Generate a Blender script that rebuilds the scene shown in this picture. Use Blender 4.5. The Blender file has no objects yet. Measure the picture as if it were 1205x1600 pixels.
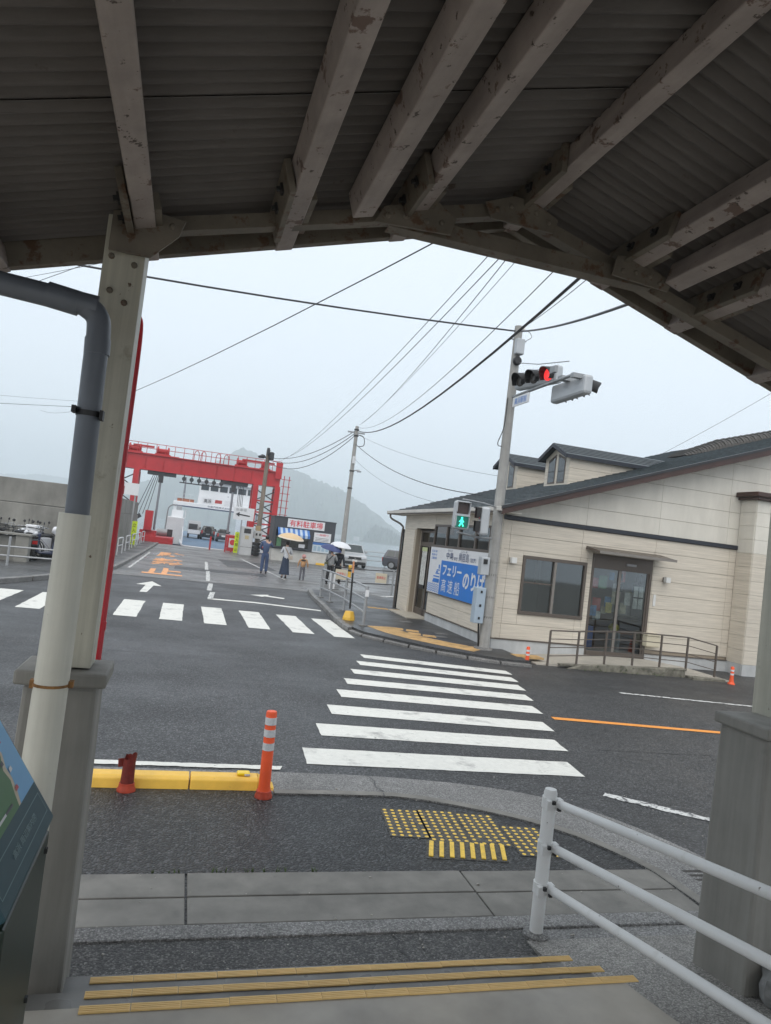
import bpy, bmesh, math, random
from mathutils import Vector, Matrix, noise as mnoise
random.seed(7)
R = math.radians
scene = bpy.context.scene
COL = scene.collection

# ------------------------------------------------------------------ camera
TH, PITCH, ROLL, EYE = R(15.3), R(2.42), R(6.73), 2.0
fwd = Vector((math.sin(TH)*math.cos(PITCH), math.cos(TH)*math.cos(PITCH), math.sin(PITCH)))
r0 = Vector((math.cos(TH), -math.sin(TH), 0)); u0 = r0.cross(fwd)
rgt = r0*math.cos(ROLL) + u0*math.sin(ROLL); upv = -r0*math.sin(ROLL) + u0*math.cos(ROLL)
cam_d = bpy.data.cameras.new('camera'); cam = bpy.data.objects.new('camera', cam_d); COL.objects.link(cam)
cam.matrix_world = Matrix(((rgt.x, upv.x, -fwd.x, 0), (rgt.y, upv.y, -fwd.y, 0), (rgt.z, upv.z, -fwd.z, EYE), (0, 0, 0, 1)))
cam_d.sensor_fit = 'VERTICAL'; cam_d.sensor_height = 36; cam_d.lens = 36*1111/1600
cam_d.clip_start = .05; cam_d.clip_end = 20000
scene.camera = cam

# ------------------------------------------------------------------ sky, sun, exposure
world = bpy.data.worlds.new('World'); scene.world = world; world.use_nodes = True
wn = world.node_tree; wn.nodes.clear()
sky = wn.nodes.new('ShaderNodeTexSky'); sky.sky_type = 'NISHITA'; sky.sun_disc = False
sky.sun_elevation = R(58); sky.sun_rotation = R(200); sky.air_density = 1.4; sky.dust_density = 6
bg1 = wn.nodes.new('ShaderNodeBackground'); bg1.inputs[1].default_value = .08
wn.links.new(sky.outputs[0], bg1.inputs[0])
bg2 = wn.nodes.new('ShaderNodeBackground'); bg2.inputs[0].default_value = (.70, .765, .835, 1); bg2.inputs[1].default_value = 1.14
mxs = wn.nodes.new('ShaderNodeMixShader'); mxs.inputs[0].default_value = .88
wo = wn.nodes.new('ShaderNodeOutputWorld')
wn.links.new(bg1.outputs[0], mxs.inputs[1]); wn.links.new(bg2.outputs[0], mxs.inputs[2]); wn.links.new(mxs.outputs[0], wo.inputs[0])
sun_d = bpy.data.lights.new('sun', 'SUN'); sun_d.energy = 1.5; sun_d.angle = R(80); sun_d.color = (1, .93, .84)
sun = bpy.data.objects.new('sun', sun_d); COL.objects.link(sun)
sun.rotation_euler = (R(32), 0, R(-20))
scene.view_settings.view_transform = 'Standard'; scene.view_settings.look = 'None'
scene.view_settings.exposure = 0.40; scene.view_settings.gamma = 1.0
scene.render.engine = 'CYCLES'
scene.cycles.use_denoising = True
scene.cycles.max_bounces = 8; scene.cycles.diffuse_bounces = 4; scene.cycles.glossy_bounces = 3
scene.cycles.transmission_bounces = 4; scene.cycles.transparent_max_bounces = 8; scene.cycles.volume_bounces = 4
scene.cycles.sample_clamp_indirect = 6

# ------------------------------------------------------------------ materials
MATS = {}
def mat(name, col, rough=.6, metal=0., var=None, bump=None, spot=None, spec=.5, rvar=None, streak=None, emit=None, coat=0):
    """var=(scale, low, high): brightness noise; bump=(scale, strength, dist); spot=(colour, scale, threshold, soft): patches of another
    colour; rvar=(scale, low, high): roughness noise; streak=(sx, sy, sz, low, high): stretched noise"""
    if name in MATS: return MATS[name]
    m = bpy.data.materials.new(name); MATS[name] = m; m.use_nodes = True
    nt = m.node_tree; N = nt.nodes; L = nt.links
    b = N['Principled BSDF']; b.inputs['Base Color'].default_value = (*col, 1)
    b.inputs['Roughness'].default_value = rough; b.inputs['Metallic'].default_value = metal
    b.inputs['Specular IOR Level'].default_value = spec
    if coat: b.inputs['Coat Weight'].default_value = coat; b.inputs['Coat Roughness'].default_value = .1
    tc = N.new('ShaderNodeTexCoord'); co = tc.outputs['Object']
    def noi(scale, detail=5, rough_=.6, vec=None):
        n = N.new('ShaderNodeTexNoise'); n.inputs['Scale'].default_value = scale; n.inputs['Detail'].default_value = detail
        n.inputs['Roughness'].default_value = rough_; L.new(vec or co, n.inputs['Vector']); return n.outputs['Fac']
    def rng(src, a, b_, lo, hi):
        r = N.new('ShaderNodeMapRange'); L.new(src, r.inputs['Value'])
        r.inputs['From Min'].default_value = a; r.inputs['From Max'].default_value = b_
        r.inputs['To Min'].default_value = lo; r.inputs['To Max'].default_value = hi; return r.outputs[0]
    def mixc(fac, A, B, mode='MIX'):
        x = N.new('ShaderNodeMix'); x.data_type = 'RGBA'; x.blend_type = mode
        if isinstance(fac, (int, float)): x.inputs[0].default_value = fac
        else: L.new(fac, x.inputs[0])
        for s, v in ((x.inputs[6], A), (x.inputs[7], B)):
            if isinstance(v, tuple): s.default_value = (*v, 1)
            else: L.new(v, s)
        return x.outputs[2]
    c = None
    cur = tuple(col)
    def scaled(f):
        nonlocal cur
        comb = N.new('ShaderNodeCombineColor'); [L.new(f, comb.inputs[i]) for i in range(3)]
        cur = mixc(1., cur, comb.outputs[0], 'MULTIPLY')
    if var: scaled(rng(noi(var[0]), .3, .7, var[1], var[2]))
    if streak:
        mp = N.new('ShaderNodeMapping'); mp.inputs['Scale'].default_value = streak[:3]; L.new(co, mp.inputs[0])
        scaled(rng(noi(1., 6, .65, mp.outputs[0]), .3, .7, streak[3], streak[4]))
    if spot:
        for sp in (spot if isinstance(spot, list) else [spot]):
            f = rng(noi(sp[1], 7, .68), sp[2], sp[2]+sp[3], 0, 1)
            cur = mixc(f, cur, tuple(sp[0]))
    if not isinstance(cur, tuple): L.new(cur, b.inputs['Base Color'])
    if rvar: L.new(rng(noi(rvar[0], 3), .35, .65, rvar[1], rvar[2]), b.inputs['Roughness'])
    if bump:
        bp = N.new('ShaderNodeBump'); bp.inputs['Strength'].default_value = bump[1]; bp.inputs['Distance'].default_value = bump[2]
        L.new(noi(bump[0], 4), bp.inputs['Height']); L.new(bp.outputs[0], b.inputs['Normal'])
    if emit:
        b.inputs['Emission Color'].default_value = (*emit[0], 1); b.inputs['Emission Strength'].default_value = emit[1]
    return m

def asphalt(name, lo, hi, cell, rlo, rhi, relief=.004, patch=(.35, .85, 1.15), tint=(1, 1, 1), spec=.5, power=1., lane=0):
    m = bpy.data.materials.new(name); MATS[name] = m; m.use_nodes = True
    nt = m.node_tree; N = nt.nodes; L = nt.links; b = N['Principled BSDF']; b.inputs['Specular IOR Level'].default_value = spec
    tc = N.new('ShaderNodeTexCoord'); co = tc.outputs['Object']
    v = N.new('ShaderNodeTexVoronoi'); v.inputs['Scale'].default_value = cell; L.new(co, v.inputs['Vector'])
    sp = N.new('ShaderNodeSeparateColor'); L.new(v.outputs['Color'], sp.inputs[0])
    pw = N.new('ShaderNodeMath'); pw.operation = 'POWER'; L.new(sp.outputs[0], pw.inputs[0]); pw.inputs[1].default_value = power
    r = N.new('ShaderNodeMapRange'); L.new(pw.outputs[0], r.inputs[0]); r.inputs[1].default_value = .0; r.inputs[2].default_value = 1
    r.inputs[3].default_value = lo; r.inputs[4].default_value = hi
    def noi(scale, det=6):
        n = N.new('ShaderNodeTexNoise'); n.inputs['Scale'].default_value = scale; n.inputs['Detail'].default_value = det; n.inputs['Roughness'].default_value = .6
        L.new(co, n.inputs['Vector']); return n.outputs['Fac']
    def rng(s, a, b_, c, d):
        q = N.new('ShaderNodeMapRange'); L.new(s, q.inputs[0]); q.inputs[1].default_value = a; q.inputs[2].default_value = b_
        q.inputs[3].default_value = c; q.inputs[4].default_value = d; return q.outputs[0]
    def mul(a, b_):
        q = N.new('ShaderNodeMath'); q.operation = 'MULTIPLY'; L.new(a, q.inputs[0]); L.new(b_, q.inputs[1]); return q.outputs[0]
    f = mul(r.outputs[0], rng(noi(patch[0]), .3, .7, patch[1], patch[2])); f = mul(f, rng(noi(7), .3, .7, .88, 1.12))
    f = mul(f, rng(v.outputs['Distance'], 0, .7, 1.12, .55))
    if lane:
        mp = N.new('ShaderNodeMapping'); mp.inputs['Scale'].default_value = (.05,1.1,1); L.new(co, mp.inputs[0])
        ln = N.new('ShaderNodeTexNoise'); ln.inputs['Scale'].default_value = 1; ln.inputs['Detail'].default_value = 5; L.new(mp.outputs[0], ln.inputs['Vector'])
        f = mul(f, rng(ln.outputs['Fac'], .3, .7, 1-lane, 1+lane))
    cc = N.new('ShaderNodeCombineColor'); L.new(f, cc.inputs[0]); L.new(f, cc.inputs[1]); L.new(f, cc.inputs[2])
    x = N.new('ShaderNodeMix'); x.data_type = 'RGBA'; x.blend_type = 'MULTIPLY'; x.inputs[0].default_value = 1
    L.new(cc.outputs[0], x.inputs[6]); x.inputs[7].default_value = (*tint, 1); L.new(x.outputs[2], b.inputs['Base Color'])
    L.new(rng(noi(.5, 4), .35, .65, rlo, rhi), b.inputs['Roughness'])
    bp = N.new('ShaderNodeBump'); bp.inputs['Strength'].default_value = .7; bp.inputs['Distance'].default_value = relief
    L.new(rng(v.outputs['Distance'], 0, .8, 1, 0), bp.inputs['Height']); L.new(bp.outputs[0], b.inputs['Normal'])
    return m

def glass(name, col, alpha, rough=.03):
    m = bpy.data.materials.new(name); MATS[name] = m; m.use_nodes = True; nt = m.node_tree; N = nt.nodes; L = nt.links
    N.clear(); o = N.new('ShaderNodeOutputMaterial'); g = N.new('ShaderNodeBsdfGlossy'); g.inputs['Roughness'].default_value = rough
    g.inputs['Color'].default_value = (.85, .88, .9, 1)
    t = N.new('ShaderNodeBsdfTransparent'); t.inputs['Color'].default_value = (*col, 1)
    fr = N.new('ShaderNodeFresnel'); fr.inputs['IOR'].default_value = 1.5
    mp = N.new('ShaderNodeMapRange'); L.new(fr.outputs[0], mp.inputs[0]); mp.inputs[3].default_value = alpha; mp.inputs[4].default_value = 1
    x = N.new('ShaderNodeMixShader'); L.new(mp.outputs[0], x.inputs[0]); L.new(t.outputs[0], x.inputs[1]); L.new(g.outputs[0], x.inputs[2]); L.new(x.outputs[0], o.inputs[0])
    return m

road_m = asphalt('road_asphalt', .020, .15, 75, .42, .62, .005, (.22, .78, 1.2), (.98, .99, 1.02), power=2.8, lane=.22)
fresh_m = asphalt('fresh_asphalt', .004, .115, 72, .38, .55, .010, (.6, .9, 1.1), (.97, .99, 1.03), power=3.6)
old_m = asphalt('old_wet_asphalt', .085, .25, 40, .26, .56, .003, (.3, .7, 1.2), (1.02, 1, .97))
apron_m = asphalt('worn_apron', .025, .20, 105, .4, .65, .005, (1.2, .75, 1.25), (1, .97, .92), power=2.5)
exposed_m = asphalt('exposed_concrete', .17, .46, 130, .55, .8, .003, (1.4, .75, 1.2), (1, .96, .89))
gutter_m = asphalt('gutter_concrete', .13, .36, 110, .5, .75, .003, (1.2, .72, 1.2), (1, .98, .95))
concrete_m = mat('concrete', (.22, .215, .20), .8, var=(3, .75, 1.2), bump=(60, .25, .004), streak=(6, 6, .7, .85, 1.1))
slab_m = mat('drain_concrete', (.185, .177, .16), .7, var=(5, .75, 1.18), bump=(180, .35, .002), spot=[((.10, .095, .09), 2.2, .58, .14), ((.07, .065, .06), 30, .7, .04)])
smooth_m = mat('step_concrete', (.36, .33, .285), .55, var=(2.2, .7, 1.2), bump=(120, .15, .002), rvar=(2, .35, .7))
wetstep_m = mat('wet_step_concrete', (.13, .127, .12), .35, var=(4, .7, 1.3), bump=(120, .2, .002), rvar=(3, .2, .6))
pedestal_m = mat('pedestal_concrete', (.265, .255, .23), .75, var=(2, .85, 1.12), bump=(90, .12, .003), streak=(9, 9, .6, .74, 1.1), spot=((.14, .135, .12), 2.4, .64, .15))
white_line_m = mat('road_white', (.66, .655, .61), .55, var=(14, .9, 1.05), spot=[((.34, .335, .32), 2.6, .55, .14), ((.15, .15, .15), 13, .655, .04)], bump=(90, .3, .003))
worn_line_m = mat('worn_road_white', (.62, .62, .6), .6, var=(14, .85, 1.05), spot=((.09, .09, .095), 16, .5, .07), bump=(90, .3, .003))
orange_line_m = mat('road_orange', (.78, .30, .05), .55, var=(12, .85, 1.05), spot=((.10, .09, .08), 30, .66, .05))
worn_orange_m = mat('worn_road_orange', (.74, .34, .14), .6, var=(2, .8, 1.1), spot=((.2, .15, .12), 5, .58, .08))
tactile_m = mat('tactile_ochre', (.52, .34, .15), .65, var=(4, .75, 1.15), bump=(80, .2, .003), spot=((.24, .17, .08), 6, .6, .1))
stud_m = mat('tactile_yellow', (.85, .56, .07), .5, var=(30, .75, 1.1), spot=((.3, .24, .12), 60, .62, .05))
nosing_m = mat('nosing_yellow', (.76, .52, .21), .55, var=(8, .85, 1.08), spot=((.25, .19, .11), 40, .68, .05))
yellow_m = mat('yellow_paint', (.78, .47, .06), .45, var=(6, .85, 1.06), spot=((.13, .11, .06), 22, .68, .04))
orange_m = mat('orange_rubber', (.82, .10, .025), .45, var=(8, .88, 1.05))
flange_m = mat('dull_flange', (.42,.05,.02), .6, var=(20,.7,1.1))
oldred_m = mat('weathered_red_rubber', (.16, .018, .012), .6, var=(25, .6, 1.3), bump=(40, .3, .01))
reflect_m = mat('reflective_tape', (.62, .64, .66), .35, var=(60, .8, 1.1))
paint_post_m = mat('cream_post_paint', (.50, .48, .40), .5, var=(3, .88, 1.06), spot=[((.10, .065, .04), 22, .66, .02), ((.30, .27, .21), 5, .60, .1)], bump=(50, .15, .003), streak=(30, 30, .8, .78, 1.08))
sleeve_m = mat('cream_sleeve_paint', (.62, .60, .52), .42, var=(3, .90, 1.05), bump=(14, .16, .008), streak=(26, 26, .7, .86, 1.06), spot=((.22, .17, .10), 30, .71, .02))
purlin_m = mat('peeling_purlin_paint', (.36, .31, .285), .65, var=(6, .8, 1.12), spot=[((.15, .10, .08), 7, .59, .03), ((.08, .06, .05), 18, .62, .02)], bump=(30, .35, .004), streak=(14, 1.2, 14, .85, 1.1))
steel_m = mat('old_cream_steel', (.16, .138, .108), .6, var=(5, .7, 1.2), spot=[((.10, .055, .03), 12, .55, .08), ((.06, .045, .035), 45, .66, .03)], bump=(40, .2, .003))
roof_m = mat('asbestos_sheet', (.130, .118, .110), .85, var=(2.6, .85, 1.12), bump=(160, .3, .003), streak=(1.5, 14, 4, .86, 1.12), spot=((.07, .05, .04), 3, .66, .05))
pvc_m = mat('grey_pvc', (.125, .14, .165), .38, var=(4, .9, 1.08))
darkband_m = mat('dark_band_metal', (.02, .02, .022), .5)
rust_m = mat('rust', (.30, .15, .05), .8, var=(30, .5, 1.3), bump=(60, .4, .003))
white_rail_m = mat('white_rail_paint', (.74, .74, .73), .35, var=(3, .93, 1.03), spot=[((.20, .17, .14), 26, .67, .02), ((.5, .48, .44), 4, .6, .15)])
bolt_m = mat('dark_bolt', (.045, .045, .045), .5, .5)
# ------------------------------------------------------------------ mesh helpers
class MB:
    def __init__(s): s.v = []; s.f = []
    def add(s, vs, fs):
        o = len(s.v); s.v += [Vector(p) for p in vs]; s.f += [[i+o for i in f] for f in fs]; return s
    def box(s, x0, x1, y0, y1, z0, z1):
        return s.add([(x0,y0,z0),(x1,y0,z0),(x1,y1,z0),(x0,y1,z0),(x0,y0,z1),(x1,y0,z1),(x1,y1,z1),(x0,y1,z1)],
                     [(0,3,2,1),(4,5,6,7),(0,1,5,4),(1,2,6,5),(2,3,7,6),(3,0,4,7)])
    def cbox(s, c, d): return s.box(c[0]-d[0]/2, c[0]+d[0]/2, c[1]-d[1]/2, c[1]+d[1]/2, c[2]-d[2]/2, c[2]+d[2]/2)
    def bar(s, p, q, w, h, up=(0,0,1)):
        p, q = Vector(p), Vector(q); d = (q-p).normalized(); u = Vector(up)
        if abs(d.dot(u)) > .98: u = Vector((0,1,0))
        sd = d.cross(u).normalized()*(w/2); u = sd.cross(d).normalized()*(h/2)
        c = [p-sd-u, p+sd-u, p+sd+u, p-sd+u, q-sd-u, q+sd-u, q+sd+u, q-sd+u]
        return s.add(c, [(0,1,2,3),(7,6,5,4),(0,4,5,1),(1,5,6,2),(2,6,7,3),(3,7,4,0)])
    def tube(s, pts, r, n=10, cap=True):
        pts = [Vector(p) for p in pts]; rs = r if isinstance(r, (list, tuple)) else [r]*len(pts); o = len(s.v)
        pd = None
        for i, p in enumerate(pts):
            d = ((pts[min(i+1, len(pts)-1)]-pts[max(i-1, 0)])).normalized()
            if pd is None:
                a = Vector((0,0,1)) if abs(d.z) < .9 else Vector((1,0,0)); u = d.cross(a).normalized()
            else: u = (u - d*u.dot(d)).normalized()
            w = d.cross(u); pd = d
            s.v += [p + (u*math.cos(2*math.pi*k/n) + w*math.sin(2*math.pi*k/n))*rs[i] for k in range(n)]
        for i in range(len(pts)-1):
            for k in range(n):
                a = o+i*n+k; b = o+i*n+(k+1) % n
                s.f.append([a, b, b+n, a+n])
        if cap: s.f.append([o+k for k in range(n)][::-1]); s.f.append([o+(len(pts)-1)*n+k for k in range(n)])
        return s
    def lathe(s, prof, c=(0,0,0), n=16, axis='z'):
        o = len(s.v); c = Vector(c)
        for r, h in prof:
            for k in range(n):
                a = 2*math.pi*k/n; x, y = r*math.cos(a), r*math.sin(a)
                s.v.append(c + Vector({'z': (x,y,h), 'y': (x,h,-y), 'x': (h,x,y)}[axis]))
        for i in range(len(prof)-1):
            for k in range(n):
                a = o+i*n+k; b = o+i*n+(k+1) % n; s.f.append([a, b, b+n, a+n])
        s.f.append([o+k for k in range(n)][::-1]); s.f.append([o+(len(prof)-1)*n+k for k in range(n)])
        return s
    def prism(s, poly, a, b, plane='xy'):
        mk = {'xy': lambda p, t: (p[0], p[1], t), 'xz': lambda p, t: (p[0], t, p[1]), 'yz': lambda p, t: (t, p[0], p[1])}[plane]
        n = len(poly); v = [mk(p, a) for p in poly] + [mk(p, b) for p in poly]
        return s.add(v, [list(range(n))[::-1], list(range(n, 2*n))] + [[i, (i+1) % n, (i+1) % n+n, i+n] for i in range(n)])
    def sheet(s, poly, z): return s.add([(p[0], p[1], z) for p in poly], [list(range(len(poly)))])
    def quad(s, a, b, c, d): return s.add([a, b, c, d], [(0,1,2,3)])
    def sphere(s, c, r, n=10, m=6, sc=(1,1,1)):
        prof = [(max(r*math.sin(math.pi*i/m), 1e-4)*1., -r*math.cos(math.pi*i/m)) for i in range(m+1)]; o = len(s.v); s.lathe(prof, (0,0,0), n)
        for i in range(o, len(s.v)): v = s.v[i]; s.v[i] = Vector((v.x*sc[0]+c[0], v.y*sc[1]+c[1], v.z*sc[2]+c[2]))
        return s
    def xf(s, M, o=0):
        for i in range(o, len(s.v)): s.v[i] = M @ s.v[i]
        return s
    def mesh(s, name, m, off=None, smooth=False):
        me = bpy.data.meshes.new(name); o = Vector(off) if off is not None else Vector()
        me.from_pydata([tuple(v-o) for v in s.v], [], s.f); me.update()
        bm = bmesh.new(); bm.from_mesh(me); bmesh.ops.recalc_face_normals(bm, faces=bm.faces); bm.to_mesh(me); bm.free()
        if m: me.materials.append(m)
        if smooth:
            for p in me.polygons: p.use_smooth = True
            try: me.set_sharp_from_angle(angle=R(40))
            except Exception: pass
        return me

def link(name, me, parent=None):
    o = bpy.data.objects.new(name, me); COL.objects.link(o)
    if parent is not None: o.parent = parent
    return o
def tag(o, label, cat, group=None):
    o['label'] = label; o['category'] = cat
    if group: o['group'] = group
    return o
def thing(name, label, cat, loc=(0,0,0), rz=0, group=None):
    o = link(name, None); o.location = loc; o.rotation_euler = (0, 0, rz); o.empty_display_size = .2
    return tag(o, label, cat, group)
def base(t):
    """world offset of a thing's or part's origin (things built in world axes)"""
    p = Vector()
    while t is not None: p += Vector(t.location); t = t.parent
    return p
def part(t, name, mb, m, smooth=False, bevel=0, local=False):
    """a child of t; mb in world axes unless local"""
    o = link(name, mb.mesh(name, m, None if local else base(t), smooth), t)
    if bevel:
        b = o.modifiers.new('b', 'BEVEL'); b.width = bevel; b.segments = 2; b.limit_method = 'ANGLE'
    return o
def solo(name, mb, m, label, cat, loc=(0,0,0), group=None, smooth=False, bevel=0):
    o = link(name, mb.mesh(name, m, loc, smooth)); o.location = loc
    if bevel: b = o.modifiers.new('b', 'BEVEL'); b.width = bevel; b.segments = 2
    return tag(o, label, cat, group)
def struct(name, mb, m, smooth=False, bevel=0):
    o = link(name, mb.mesh(name, m, None, smooth)); o['kind'] = 'structure'
    if bevel: b = o.modifiers.new('b', 'BEVEL'); b.width = bevel; b.segments = 2
    return o
def copy_tree(o, parent=None):
    c = o.copy(); COL.objects.link(c); c.parent = parent
    for ch in list(o.children): copy_tree(ch, c)
    return c
def text(t, s, w, h, org, xd, ud, m, bold=.012, name='lettering', depth=.0, local=False, spacing=1.0):
    """flat lettering fitted in a w x h box; org = lower left corner"""
    cu = bpy.data.curves.new('t', 'FONT'); cu.body = s; cu.offset = bold; cu.space_character = spacing; cu.resolution_u = 3
    ob = bpy.data.objects.new('t', cu); COL.objects.link(ob)
    bpy.context.view_layer.update()
    me = bpy.data.meshes.new_from_object(ob.evaluated_get(bpy.context.evaluated_depsgraph_get()))
    vs = [v.co.copy() for v in me.vertices]; fs = [list(p.vertices) for p in me.polygons]
    bpy.data.objects.remove(ob); bpy.data.curves.remove(cu); bpy.data.meshes.remove(me)
    if not vs: return None
    x0 = min(v.x for v in vs); x1 = max(v.x for v in vs); y0 = min(v.y for v in vs); y1 = max(v.y for v in vs)
    org, xd, ud = Vector(org), Vector(xd).normalized(), Vector(ud).normalized()
    mb = MB(); mb.add([org + xd*((v.x-x0)/(x1-x0)*w) + ud*((v.y-y0)/(y1-y0)*h) for v in vs], fs)
    me2 = bpy.data.meshes.new(name); off = Vector() if local else base(t)
    me2.from_pydata([tuple(v-off) for v in mb.v], [], mb.f); me2.materials.append(m); me2.update()
    return link(name, me2, t)
def skin(t, name, verts, edges, radii, m, sub=2, root=0):
    me = bpy.data.meshes.new(name); me.from_pydata(verts, edges, []); me.update(); me.materials.append(m)
    o = link(name, me, t)
    md = o.modifiers.new('skin', 'SKIN'); md.use_smooth_shade = True
    for i, sv in enumerate(me.skin_vertices[0].data):
        r = radii[i]; sv.radius = (r, r) if not isinstance(r, tuple) else r; sv.use_root = (i == root)
    s = o.modifiers.new('sub', 'SUBSURF'); s.levels = sub; s.render_levels = sub
    return o
def smooth_path(pts, n=6):
    """Catmull-Rom through 2D/3D points"""
    P = [Vector(p) for p in pts]; out = []
    for i in range(len(P)-1):
        p0, p1, p2, p3 = P[max(i-1, 0)], P[i], P[i+1], P[min(i+2, len(P)-1)]
        for k in range(n):
            t = k/n; out.append(.5*((2*p1)+(p2-p0)*t+(2*p0-5*p1+4*p2-p3)*t*t+(3*p1-p0-3*p2+p3)*t**3))
    out.append(P[-1]); return out
def offset_path(pts, d):
    out = []
    for i, p in enumerate(pts):
        a = pts[max(i-1, 0)]; b = pts[min(i+1, len(pts)-1)]; t = Vector((b[0]-a[0], b[1]-a[1])).normalized()
        out.append(Vector((p[0]-t.y*d, p[1]+t.x*d)))
    return out

# ------------------------------------------------------------------ setting: land, road, pavements, sea, hills
struct('ground', MB().box(-90, 90, -40, 54.2, -3, -.03), concrete_m)
road = struct('road', MB().sheet([(-80,3.3),(80,3.3),(80,54),(-80,54)], 0), road_m)
struct('quay_pavement', MB().sheet([(-2.28,24.3),(4.2,24.5),(6.6,23.4),(30,27),(30,54),(-2.1,54)], .004), old_m)
struct('junction_gutter', MB().sheet([(-2.35,23.95),(1.0,24.1),(3.6,24.45),(4.35,23.9),(4.35,24.25),(3.7,24.85),(1.0,24.5),(-2.35,24.3)], .008), gutter_m)

# near pavement
inner = smooth_path([(.88,5.43),(1.4,5.43),(1.95,5.39),(2.58,5.09),(3.02,4.7),(3.28,4.2)], 5)
outer = smooth_path([(.88,5.94),(1.4,5.93),(1.9,5.89),(2.64,5.74),(3.2,5.48),(3.6,5.02),(3.9,4.3),(4.1,3.35)], 5)
struct('near_pavement', MB().sheet([(-9,4.2),(3.28,4.2)] + [(p.x,p.y) for p in inner[::-1]] + [(.86,5.52),(-9,5.53)], .006), fresh_m)
gm = MB(); n_ = 24
def resamp(path, n):
    d = [0]
    for a, b in zip(path, path[1:]): d.append(d[-1]+(b-a).length)
    out = []
    for k in range(n+1):
        t = d[-1]*k/n; i = max(j for j in range(len(d)) if d[j] <= t+1e-9); i = min(i, len(path)-2)
        f = (t-d[i])/max(d[i+1]-d[i], 1e-9); out.append(path[i].lerp(path[i+1], f))
    return out
ia, oa = resamp(inner+[Vector((3.33,3.35))], n_), resamp(outer, n_)
for a, b, c, d in zip(ia, ia[1:], oa[1:], oa): gm.add([(a.x,a.y,.016),(b.x,b.y,.016),(c.x,c.y,.005),(d.x,d.y,.005)], [(0,1,2,3)])
for a, b in zip(ia, ia[1:]): gm.add([(a.x,a.y,.0),(b.x,b.y,.0),(b.x,b.y,.016),(a.x,a.y,.016)], [(0,1,2,3)])
struct('gutter', gm, gutter_m)
lip = MB()
ib = resamp([Vector((p.x,p.y)) for p in offset_path(inner+[Vector((3.33,3.35))], .07)], n_)
for a, b, c, d in zip(ia, ia[1:], ib[1:], ib): lip.add([(a.x,a.y,.018),(b.x,b.y,.018),(c.x,c.y,.022),(d.x,d.y,.022)], [(0,1,2,3)])
struct('kerb_lip', lip, slab_m)
struct('gutter_strip', MB().sheet([(-9,5.5),(.88,5.43),(.88,5.94),(-9,6.02)], .005), gutter_m)
# crack in the gutter
cr = MB(); cp = [(1.74,5.40),(1.76,5.52),(1.72,5.62),(1.75,5.74),(1.71,5.88)]
for a, b in zip(cp, cp[1:]): cr.quad((a[0]-.004,a[1],.0215),(a[0]+.004,a[1],.0215),(b[0]+.003,b[1],.0205),(b[0]-.003,b[1],.0205))

# drain channel of concrete slabs
dr = struct('drain_channel', MB().box(-9, 3.32, 3.52, 4.205, -.2, -.012), mat('drain_dark', (.02,.02,.02), .9))
for row, (ya, yb) in enumerate(((3.665,3.925),(3.937,4.195))):
    xs = [-9,-7.2,-5.4,-3.6,-1.42,.235,1.90,3.30]
    for k in range(len(xs)-1):
        sk = -.10 if k >= 5 else .0
        xa, xb = xs[k]+.006, xs[k+1]-.006
        o1 = sk*(ya-4.06) if k == 6 else 0
        mbs = MB().prism([(xa,ya),(xb,ya),(xb,yb),(xa,yb)], -.1, .010+.002*((k*7+row*3) % 3))
        part(dr, 'slab', mbs, slab_m, bevel=.006)
part(dr, 'kerb_strip', MB().box(-9, 3.32, 3.53, 3.655, -.1, .02), gutter_m, bevel=.01)
gr = MB()
for k in range(9): gr.box(3.33, 3.72, 3.66+k*.06, 3.69+k*.06, -.03, .012)
part(dr, 'grating', gr, mat('cast_grate', (.05,.045,.04), .6, .6, var=(20,.6,1.2)))
part(dr, 'joint_shadow_gap', MB().box(-9, 3.3, 3.926, 3.936, -.1, -.02), darkband_m)
struct('apron', MB().sheet([(-9,3.0),(2.0,3.0),(2.0,3.53),(-9,3.53)], .010), apron_m)
struct('side_apron', MB().sheet([(2.0,2.9),(5.5,2.9),(5.5,3.53),(2.0,3.53)], .006), gutter_m)
ck = MB(); cp = [(1.26,3.53),(1.28,3.46),(1.25,3.4),(1.29,3.33),(1.27,3.22)]
for a, b in zip(cp, cp[1:]): ck.quad((a[0]-.004,a[1],.0125),(a[0]+.004,a[1],.0125),(b[0]+.004,b[1],.0125),(b[0]-.004,b[1],.0125))
ap_crack = struct('pavement_crack', ck.add([], []), darkband_m)
struct('gutter_crack', cr, darkband_m)

# steps up to the station and the ramp beside them
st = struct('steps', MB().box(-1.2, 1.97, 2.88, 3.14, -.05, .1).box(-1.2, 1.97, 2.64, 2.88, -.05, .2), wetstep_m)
struct('landing', MB().prism([(-6,-6),(6,-6),(6,1.22),(2.06,1.22),(2.06,2.3),(1.97,2.64),(-6,2.64)], -.05, .3), smooth_m, bevel=.008)
tile = MB().box(0, .1675, 0, .040, 0, .004)
for k in range(4): tile.box(.002, .164, .003+k*.0093, .0086+k*.0093, .0035, .0055)
tile_me = tile.mesh('nosing_tile', nosing_m)
for k, (y, z) in enumerate(((3.085,.1),(2.835,.2),(2.60,.3))):
    x = -.15; i = 0
    while x < 1.93:
        o = link('nosing_tile', tile_me, st); o.location = (x, y+random.uniform(-.002,.002), z+.001); o.rotation_euler = (0,0,random.uniform(-.006,.006))
        o.scale.x = random.uniform(.99,1.0); x += .1685; i += 1
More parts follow.
